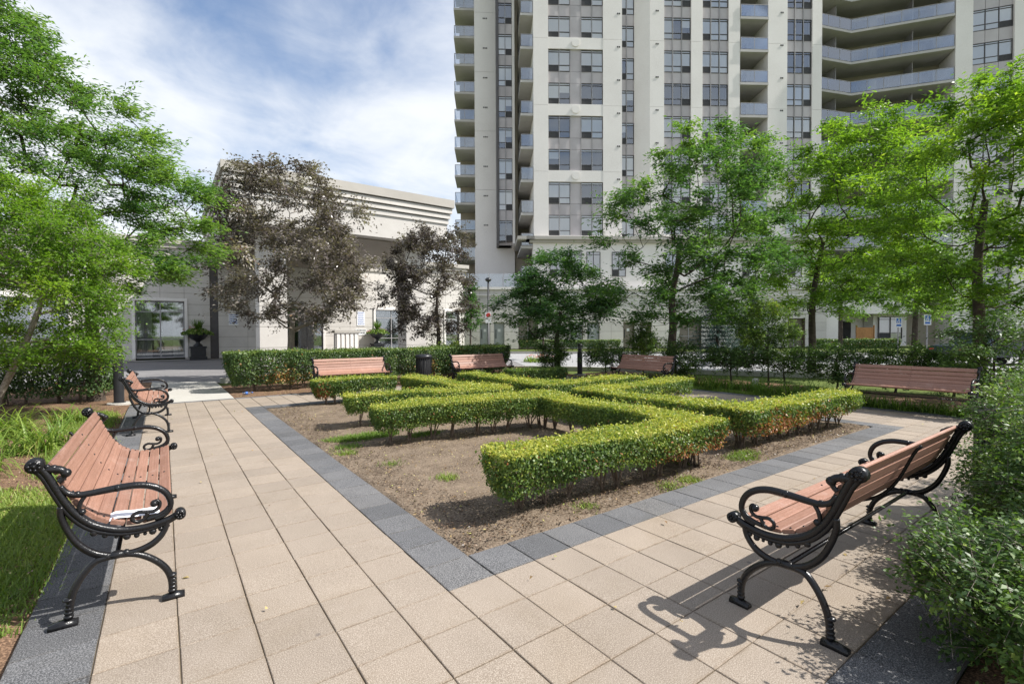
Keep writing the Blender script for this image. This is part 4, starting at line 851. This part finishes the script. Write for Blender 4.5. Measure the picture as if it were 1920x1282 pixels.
# loose shrubs behind the far benches
SG = 'loose dark shrubs along the road edge'
def shrub(lab, px, D, wl_, h, nc, seed, m='shrub', tint0=.3, leaf=.06, z0=.25, cr=.33, group=SG, lean=0.0, ntw=8, nlf=24):
    return tree('loose_shrub', lab, at(px, D), [(0, 0, -.05), (.02, 0, .12), (lean * .3, 0, h * .3), (lean, 0, h * .62)], [(z0, -wl_ * .7, wl_ * .7), (h * .55, -wl_, wl_), (h * .8, -wl_ * .9, wl_ * .9), (h, -wl_ * .4, wl_ * .4)], nc, cr, ntw, nlf, leaf, leaf * .5, M[m], M['barkd'], seed, trunk_r=.03, tint0=tint0, cat='shrub', group=group, flat=.8, rtip=.005, hollow=.1, expo=.4)
shrub('dark rounded shrub below the small dark tree, left of the far bollard', 1035, 15.4, .62, 1.15, 26, 41)
shrub('dark shrub right of the far bollard with bare stems beneath', 1135, 14.6, .75, 1.15, 28, 42, z0=.5)
shrub('dark bushy shrub tucked behind the bench under the middle tree', 1275, 13.2, .6, 1.25, 28, 43, tint0=.25)
shrub('dark open-stemmed shrub just right of the middle tree trunk', 1370, 13.0, .75, 1.1, 28, 44, z0=.5, tint0=.22)
shrub('dark shrub with pale bent stems left of the far right bench', 1470, 12.4, .75, 1.15, 30, 45, z0=.45, tint0=.24)
shrub('dense dark shrub against the left end of the far right bench', 1570, 12.0, .75, 1.15, 34, 46, tint0=.25)
shrub('dense shrub with silvery highlights behind the far right bench', 1680, 11.4, .8, 1.15, 36, 47, tint0=.36)
shrub('dark shrub behind the right end of the far right bench', 1790, 10.8, .75, 1.1, 30, 48, tint0=.24)
shrub('tall many-stemmed dark shrub at the right edge above the foreground bush', 1865, 8.2, .85, 1.75, 46, 49, tint0=.32, cr=.36)
shrub('slender leafy shrub with bare arching stems in front of the blue spruces', 1440, 12.8, .8, 2.3, 34, 50, tint0=.5, z0=1.1, leaf=.07)
shrub('leafy shrub with thin upright stems left of the middle tree', 1205, 15.0, .55, 1.7, 22, 51, tint0=.5, z0=.7, leaf=.07)
# right foreground bush
FG = 'foreground shrubs behind the right bench'
def fgbush(lab, x, y, wl_, h, nc, seed, **k):
    return tree('foreground_shrub', lab, (x, y), [(0, 0, -.05), (0, 0, .1), (0, 0, .3), (0, 0, h * .6)], [(.12, -wl_ * .75, wl_ * .75), (h * .45, -wl_, wl_), (h * .8, -wl_ * .9, wl_ * .9), (h, -wl_ * .55, wl_ * .55)], nc, .165, 10, 26, .026, .014, M['shrub'], M['bark'], seed, trunk_r=.02, tint0=.36, cat='shrub', group=FG, flat=.8, rtip=.003, hollow=.15, depth=.85, tsp=.2, expo=.4, **k)
fgbush('nearest leafy shrub filling the lower right corner', 1.68, -2.16, .60, .64, 120, 61)
fgbush('leafy shrub close behind the far half of the right bench', 2.6, -2.28, .62, 1.0, 125, 64)
fgbush('leafy shrub beyond the right bench with sunny yellow-green top', 3.35, -2.08, .80, 1.12, 170, 62)
fgbush('shrub beyond the right bench partly hidden by its neighbours', 4.9, -2.1, .85, 1.15, 110, 63)
# blue spruces
def spruce(lab, base, h, r0, seed):
    rg = np.random.default_rng(seed); root = empty('blue_spruce', (*base, 0), 0, lab, 'tree', 'blue spruces by the road'); C, A, N, Tn = [], [], [], []; b = MB(); b.tube([(0, 0, -.05), (0, 0, h * .5), (0, 0, h)], [.09, .05, .01], 7)
    z = .25
    while z < h:
        rr = r0 * (1 - z / h) ** .8 + .05; k = 9
        for q in range(k):
            a = 6.283 * (q + rg.random()) / k; d = np.array([math.cos(a), math.sin(a), -.12 + .25 * z / h]); L = rr * rg.uniform(.8, 1.1); b.tube([(0, 0, z), tuple(d * L + (0, 0, z))], [.012, .004], 4, False)
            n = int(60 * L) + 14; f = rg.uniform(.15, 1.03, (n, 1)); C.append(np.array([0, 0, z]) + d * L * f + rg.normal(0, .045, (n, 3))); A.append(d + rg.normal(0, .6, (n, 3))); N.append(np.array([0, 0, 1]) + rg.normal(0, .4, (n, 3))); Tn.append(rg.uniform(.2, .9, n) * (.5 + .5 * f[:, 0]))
        z += .17
    b.build('trunk', M['barkd'], root); C, A, N, Tn = map(np.concatenate, (C, A, N, Tn)); inst('crown', leafmesh('crown', C, A, N, .13, .035, Tn, M['spruce'], rg), root)
spruce('blue-grey spruce right of the middle tree trunk', at(1345, 21), 3.6, 1.5, 71); spruce('small blue-grey spruce behind the arching shrub', at(1410, 22.5), 3.2, 1.3, 72)
# ------------------------------------------------------------------ street furniture
def bollard(lab, x, y):
    root = empty('bollard_light', (x, y, 0), 0, lab, 'bollard', 'black bollard lights beside the paths')
    b = MB(); b.lathe([(.115, -.03), (.115, .03), (.088, .035), (.088, .74)], sides=24); b.build('post', M['black'], root, False)
    MB().lathe([(.06, .74), (.06, .97)], sides=20).build('lens', M['alu'], root, True)
    for k in range(4): MB().lathe([(.062, .755 + k * .055), (.094, .750 + k * .055), (.094, .766 + k * .055), (.062, .782 + k * .055)], sides=24).build('louvre', M['black'], root)
    MB().lathe([(.094, .97), (.094, 1.0), (.075, 1.03), (.03, 1.045)], sides=24).build('cap', M['black'], root, True)
    MB().lathe([(.2, -.04), (.2, .012), (.19, .018)], sides=20).build('footing', M['conc'], root)
bollard('black louvred bollard light behind the left benches', -2.02, 10.5); bollard('black bollard light between dark shrubs at the far corner', 10.15, 9.5)
def bin_(lab, x, y, h=.82, r_=.215):
    root = empty('litter_bin', (x, y, 0), 0, lab, 'bin', 'round black slatted bins')
    MB().lathe([(r_ * .86, .04), (r_ * .90, h - .1)], sides=24).build('liner', M['rubber'], root, True)
    sm = MB().box(-.011, .011, -.004, .006, .03, h - .08).mesh('slat', M['black'])
    for k in range(26): a = 2 * math.pi * k / 26; inst('slat', sm, root, (r_ * math.cos(a), r_ * math.sin(a), 0), a - math.pi / 2)
    MB().lathe([(r_ + .012, h - .10), (r_ + .02, h - .085), (r_ + .02, h - .03), (r_ - .03, h), (r_ - .09, h + .01)], sides=28).build('rim', M['black'], root, True)
    MB().lathe([(r_ + .008, 0), (r_ + .012, .02), (r_ + .012, .05), (r_ - .01, .06)], sides=28).build('base_ring', M['black'], root, True)
bin_('round black slatted bin between the two far left benches', 4.70, 10.15); bin_('black bin at the far end of the right bench, behind leaves', 3.98, -1.60, .84, .19)
# lamp post with a no-parking plate
x, y = at(916, 36); lp = empty('lamp_post', (x, y, 0), -YAW, 'black lamp post with small sign left of the small dark tree', 'lamp post')
MB().lathe([(.14, -.03), (.14, .25), (.075, .32), (.065, 5.2)], sides=14).build('pole', M['black'], lp, True); MB().lathe([(.07, 5.2), (.22, 5.3), (.24, 5.42), (.10, 5.52)], sides=18).build('lamp_head', M['black'], lp, True)
p = MB().box(-.22, .22, -.10, -.085, 2.5, 2.95).build('sign_plate', M['white'], lp); MB().lathe([(.15, 0), (.17, .004), (.17, .008)], c=(0, 2.73), sides=20, axis='y', z0=-.11).build('ring', M['red'], p)
p = MB().box(-.22, .22, -.10, -.085, 2.15, 2.42).build('sign_plate', M['white'], lp)
def parking_sign(lab, px, D, h):
    x, y = at(px, D); r_ = empty('parking_sign', (x, y, 0), -YAW, lab, 'sign', 'accessible parking signs')
    MB().box(-.03, .03, -.015, .015, -.05, h - .05).build('post', M['alu'], r_)
    p = MB().box(-.17, .17, -.035, -.02, h - .50, h).build('plate', M['white'], r_)
    MB().box(-.12, .12, -.040, -.0355, h - .30, h - .05).build('blue_panel', M['blue'], p)
    g = MB(); g.lathe([(.035, 0), (.03, .003)], c=(0.0, h - .11), sides=10, axis='y', z0=-.0445); g.box(-.02, .02, -.0445, -.0405, h - .22, h - .145); g.box(-.02, .07, -.0445, -.0405, h - .24, h - .215)
    g.tube([(.07 * math.cos(a) - .01, -.0425, h - .235 + .06 * math.sin(a)) for a in np.linspace(2.2, 6.0, 12)], .012, 5); g.build('wheelchair_mark', M['white'], p)
    MB().box(-.12, .12, -.040, -.0355, h - .45, h - .35).build('lettering_band', M['blue'], p)
parking_sign('blue and white parking sign on a grey post before the right window', 1684, 24, 2.1); parking_sign('second parking sign half hidden by leaves, right of its twin', 1738, 23, 2.2)
# dark car
x, y = at(1862, 20.5); car = empty('parked_car', (x, y, -.04), -YAW + R(4), 'dark blue car parked at the right edge behind the shrubs', 'car')
prof = [(-2.2, .35), (-2.25, .62), (-2.05, .82), (-1.2, .92), (-.55, 1.38), (.75, 1.42), (1.5, 1.0), (2.15, .92), (2.25, .55), (2.2, .32)]
b = MB(); n = len(prof)
for ypos, ins in ((-.86, .0), (.86, .0)): pass
V = []
for ypos in (-.88, -.80, .80, .88):
    for (px_, pz_) in prof:
        k = 1 if abs(ypos) > .85 else 1.0; zz = pz_ if abs(ypos) < .85 else pz_ - (.05 if pz_ > .6 else -.03); yy = ypos * (.84 if pz_ > 1.2 else 1); V.append((px_ * (.985 if abs(ypos) > .85 else 1), yy, zz))
F = [(r_ * n + k, r_ * n + k + 1, (r_ + 1) * n + k + 1, (r_ + 1) * n + k) for r_ in range(3) for k in range(n - 1)] + [tuple(range(n)), tuple(range(4 * n - 1, 3 * n - 1, -1))]
b.add(V, F); b.build('body', M['car'], car)
for s in (-1, 1):
    MB().add([(-1.05, s * .885, .95), (-.5, s * .80, 1.32), (.68, s * .80, 1.35), (1.25, s * .885, .99)], [(0, 1, 2, 3)]).build('side_window', M['room'], car)
    for xx in (-1.4, 1.35):
        w_ = MB().lathe([(.2, -.1), (.33, -.1), (.34, 0), (.33, .1), (.2, .1)], c=(xx, .33), sides=22, axis='y', z0=s * .80).build('wheel', M['rubber'], car, True); MB().lathe([(.04, -.02), (.20, 0), (.20, .03)], c=(xx, .33), sides=18, axis='y', z0=s * .90).build('rim', M['alu'], w_, True)
    MB().ball((-2.16, s * .62, .66), .12, .5, 1.2, .7).build('tail_light', M['red'], car)
# flower urns
def urn(lab, x, y, seed):
    rg = np.random.default_rng(seed); r_ = empty('flower_urn', (x, y, 0), 0, lab, 'planter', 'black flower urns at the entrance')
    b = MB(); b.box(-.42, .42, -.42, .42, -.03, .14); b.box(-.36, .36, -.36, .36, .14, .62); b.box(-.41, .41, -.41, .41, .62, .72); b.build('pedestal', M['black'], r_)
    MB().lathe([(.24, .72), (.22, .80), (.11, .90), (.10, .98), (.16, 1.04), (.33, 1.14), (.47, 1.30), (.52, 1.42), (.56, 1.45), (.54, 1.50), (.40, 1.48)], sides=26).build('bowl', M['black'], r_, True)
    n = 900; a = rg.uniform(0, 6.28, n); q = np.sqrt(rg.uniform(0, 1, n)); P = np.stack([q * .78 * np.cos(a), q * .78 * np.sin(a), 1.45 + .35 * (1 - q) * rg.random(n) + .12 * rg.random(n) - .3 * np.maximum(0, q - .7)], 1)
    N = rg.normal(0, .5, (n, 3)) + (0, 0, 1.); inst('foliage', leafmesh('foliage', P, rg.normal(0, 1, (n, 3)), N, .13, .07, rg.uniform(.2, .85, n), M['shrub'], rg), r_)
    n = 90; a = np.arange(n) * 2.4; d = np.stack([np.cos(a) * rg.uniform(.1, .6, n), np.sin(a) * rg.uniform(.1, .6, n), np.ones(n)], 1); d = unit(d); inst('spike_leaves', leafmesh('spike_leaves', np.array([0, 0, 1.5]) + d * .42, d, rg.normal(0, 1, (n, 3)), .85, .035, rg.uniform(.1, .5, n), M['grass'], rg), r_)
    n = 260; a = rg.uniform(0, 6.28, n); c = rg.normal(0, .28, (14, 3)) + (0, 0, 1.62); k = rg.integers(14, size=n); P = c[k] + rg.normal(0, .035, (n, 3)); inst('flowers', leafmesh('flowers', P, rg.normal(0, 1, (n, 3)), rg.normal(0, 1, (n, 3)), .07, .06, rg.uniform(.2, 1, n), M['petal'], rg), r_)
urn('black flower urn on a pedestal beside the left ground-floor window', .35, 30.55, 81); urn('black flower urn with coral flowers right of the wall notices', 10.9, 30.5, 82)
# plastic bottle on the soil
bt = empty('plastic_bottle', (-.0 + .22, 10.35, .015), R(20), 'clear blue plastic bottle lying at the foot of the long hedge', 'bottle')
MB().lathe([(.03, 0), (.033, .02), (.033, .13), (.014, .18), (.014, .20)], c=(0, .03), sides=12, axis='x').build('body', M['glass'], bt, True); MB().lathe([(.016, .2), (.016, .225)], c=(0, .03), sides=12, axis='x').build('cap', M['blue'], bt); MB().lathe([(.0337, .05), (.0337, .1)], c=(0, .03), sides=12, axis='x').build('wrap', M['blue'], bt)
tag(MB().bbox(-.1, .1, -.06, .06, -.03, .24, .02).build('stone_marker', M['conc'], None, loc=(*at(1417, 12.2), 0), rz=R(20)), 'small pale concrete block among strappy leaves before the dark shrubs', 'block')
# ------------------------------------------------------------------ grasses, lilies and ground cover
def blades(C, L, W, lean, rg, seg=4):
    """curved blades: C (n,3) roots"""
    n = len(C); a = rg.uniform(0, 6.283, n); d = np.stack([np.cos(a), np.sin(a), np.zeros(n)], 1); s = np.stack([-np.sin(a), np.cos(a), np.zeros(n)], 1); L = np.broadcast_to(L, (n,)) * rg.uniform(.6, 1.25, n); lean = lean * rg.uniform(.4, 1.4, n); V = []
    for k in range(seg + 1):
        t_ = k / seg; th = lean * t_; P = C + d * (L * t_ * np.sin(th))[:, None] + np.array([0, 0, 1.]) * (L * t_ * np.cos(th))[:, None]; w_ = (W * (1 - t_ ** 1.6) * .5 + .0008); V += [P - s * w_, P + s * w_]
    V = np.stack(V, 1); m_ = 2 * (seg + 1); f = np.array([[2 * k, 2 * k + 1, 2 * k + 3, 2 * k + 2] for k in range(seg)]); F = (np.arange(n)[:, None, None] * m_ + f[None]).reshape(-1, 4)
    return V.reshape(-1, 3), F, np.repeat(np.arange(n), seg)
def clump(name, lab, x, y, n, L, W, lean, r_, seed, group, cat='plant', tint=.45, parent=None):
    rg = np.random.default_rng(seed); a = rg.uniform(0, 6.28, n); q = np.sqrt(rg.random(n)) * r_; C = np.stack([q * np.cos(a), q * np.sin(a), np.full(n, -.03)], 1)
    V, F, idx = blades(C, L, W, lean, rg); tn = (rg.normal(tint, .16, n))[idx]
    o = inst(name, npmesh(name, V, F, M['grass'], {'tint': np.clip(tn, 0, 1)}), None, (x, y, 0)); return tag(o, lab, cat, group)
LG = 'daylily clumps in the left bed'
for k, (x, y, n, L, lab) in enumerate([(-2.95, 4.9, 240, .58, 'daylily clump with arching leaves nearest the left foreground bench'), (-3.35, 5.6, 260, .62, 'daylily clump at the left image edge behind the nearest clump'), (-2.55, 6.0, 200, .55, 'smaller daylily clump right of the larger ones, beside the bare mulch'), (-3.1, 7.3, 220, .58, 'daylily clump farther back below the leafy shrub'), (-4.1, 6.6, 240, .6, 'daylily clump half cut by the left image edge'), (-2.5, 8.3, 120, .4, 'low bright green clump near the bollard'), (-4.0, 5.0, 180, .55, 'lowest daylily clump at the left image edge')]):
    clump('daylily', lab, x, y, n, L, .018, 1.5, .28, 100 + k, LG, tint=.62)
RG_ = 'strappy plants along the far right path'
for k in range(13):
    f = k / 12; clump('strappy_plant', ['leftmost strappy plant by the far right path', 'rightmost strappy plant beside the far right bench'][k == 12] if k in (0, 12) else ['second', 'third', 'fourth', 'fifth', 'sixth', 'seventh', 'eighth', 'ninth', 'tenth', 'eleventh', 'twelfth'][k - 1] + ' strappy plant from the left in the row along the far right path', 9.95 + .2 * math.sin(k * 2.1), 6.4 - 4.9 * f, 150, .42, .016, 1.0, .24, 130 + k, RG_, tint=.45)
for k in range(6): clump('strappy_plant', ['first', 'second', 'third', 'fourth', 'fifth', 'sixth'][k] + ' low green plant from the left under the far right bench', 9.55 + .12 * math.sin(k * 3), 1.2 - k * .36, 110, .30, .016, .9, .2, 150 + k, 'low plants under the far right bench', tint=.4)
def turf(name, lab, polys, n, L, seed, tint=.55, cat='grass'):
    rg = np.random.default_rng(seed); C = []
    for (cx, cy, rx, ry, w_) in polys:
        m_ = int(n * w_); a = rg.uniform(0, 6.28, m_); q = rg.random(m_) ** .6; p = np.stack([cx + q * rx * np.cos(a), cy + q * ry * np.sin(a), np.full(m_, -.028)], 1); C.append(p + np.c_[rg.normal(0, .05, (m_, 2)), np.zeros(m_)])
    C = np.concatenate(C); V, F, idx = blades(C, L, .006, .8, rg, 2); tn = (tint + .12 * lump(C, seed, .3) + rg.normal(0, .10, len(C)))[idx]
    o = inst(name, npmesh(name, V, F, M['grass'], {'tint': np.clip(tn, 0, 1)})); tag(o, lab, cat, None, 'stuff')
turf('lawn_grass', 'short sunlit lawn patches beside the left path', [(-2.35, 1.9, .52, 1.6, .46), (-2.5, 3.3, .5, .7, .1), (-2.12, 5.4, .28, 1.3, .16), (-2.25, 8.2, .33, 1.2, .14), (-2.9, .4, .6, .8, .14)], 60000, .06, 161, .68)
turf('planter_grass', 'patch of grass growing on the bare soil of the square bed', [(.95, 4.25, .50, .13, .62), (1.75, 3.9, .25, .08, .15), (.6, 3.75, .14, .06, .08), (2.2, 4.6, .4, .1, .15)], 5200, .07, 162, .6)
turf('edge_grass', 'thin grass edging along the far right path', [(9.62, 3.4, .16, 3.6, .6), (9.65, -.2, .14, 1.8, .4)], 14000, .09, 163, .55)
turf('weeds', 'small weeds on the soil along the dark border', [(4.05, .55, .17, .1, .25), (4.3, .62, .16, .08, .2), (2.85, .42, .08, .06, .1), (2.55, .40, .07, .05, .08), (.75, 2.7, .06, .06, .06), (1.0, 1.9, .05, .05, .05), (.5, 3.5, .1, .06, .06), (1.55, .5, .05, .04, .05), (2.0, 1.2, .05, .05, .05), (1.2, 1.1, .05, .05, .05), (3.3, .8, .06, .05, .05)], 3800, .05, 164, .7)
rg = np.random.default_rng(170)
def litter(name, lab, regs, n, size, m, seed, z=.012):
    rg = np.random.default_rng(seed); P = []
    for (x0, x1, y0, y1, w_) in regs: k = int(n * w_); P.append(np.stack([rg.uniform(x0, x1, k), rg.uniform(y0, y1, k), rg.uniform(z - .012, z + .012, k)], 1))
    P = np.concatenate(P); N = rg.normal(0, .35, P.shape) + (0, 0, 1.); o = inst(name, leafmesh(name, P, rg.normal(0, 1, P.shape) * (1, 1, .15), N, size * rg.uniform(.4, 1.5, len(P)), size * .6, rg.random(len(P)), m, rg, .2)); tag(o, lab, 'leaf litter', None, 'stuff')
litter('leaf_litter', 'dry leaf crumbs scattered over the soil and mulch', [(.33, 7.2, .33, 7.8, .45), (-4.5, -1.9, .2, 10, .35), (.1, 8, 9.96, 10.8, .1), (9.5, 11, -1.5, 9, .1)], 9000, .022, M['litter'], 171, .006)
litter('mulch_chips', 'dark mulch chips along the border and below the hedges', [(.32, .8, .33, 7.8, .16), (.33, 7.2, .33, .85, .26), (.9, 3.6, .5, 1.0, .1), (3.3, 7, .4, 1.0, .12), (.9, 3.4, 3.3, 3.8, .08), (-4.5, -1.9, .2, 10, .28)], 15000, .021, M['chip'], 174, .004)
litter('fallen_leaves', 'few fallen leaves on the pavers', [(-1.4, 0, -.4, 9, .35), (.2, 8, -1.5, -.05, .65)], 46, .035, M['litter'], 172, .014)
litter('fallen_leaves', 'small fallen leaves lying on the far right bench', [(8.93, 9.1, -.4, 1.2, 1.0)], 16, .04, M['litter'], 173, .455)
# planting in front of the tower and beyond the road
def off(px, D): return np.array(at(px, D))
hedge('low_hedge', 'low dark hedge along the foot of the tower, left of the grey doors', [[tuple(off(985, 39)), tuple(off(1150, 39.5))]], 1.1, .8, 9000, .10, M['yew'], 91, tint0=.4, dep=.08, sp=1.2)
hedge('low_hedge', 'low dark hedge in front of the right porch', [[tuple(off(1545, 34)), tuple(off(1668, 34))]], 1.1, .85, 9000, .10, M['yew'], 92, tint0=.4, dep=.08, sp=1.2)
shrub('light green rounded shrub at the right end of the long hedge', 850, 17.6, .95, 1.15, 34, 93, tint0=.62, z0=.15, leaf=.075, cr=.34, group='light shrubs behind the long hedge'); shrub('second light green shrub peeping over the right end of the long hedge', 925, 17.2, .5, .98, 16, 94, tint0=.5, z0=.15, leaf=.075, cr=.3, group='light shrubs behind the long hedge')
fb = clump('flower_clump', 'green clump with small coral flowers beside the road', *at(1012, 24), 300, .3, .03, .8, .8, 95, None, tint=.6)
rg = np.random.default_rng(96); P = np.c_[rg.normal(0, .4, (120, 2)), rg.uniform(.2, .34, 120)]; inst('flowers', leafmesh('flowers', P, rg.normal(0, 1, (120, 3)), rg.normal(0, 1, (120, 3)), .09, .08, rg.random(120), M['petal'], rg), fb)
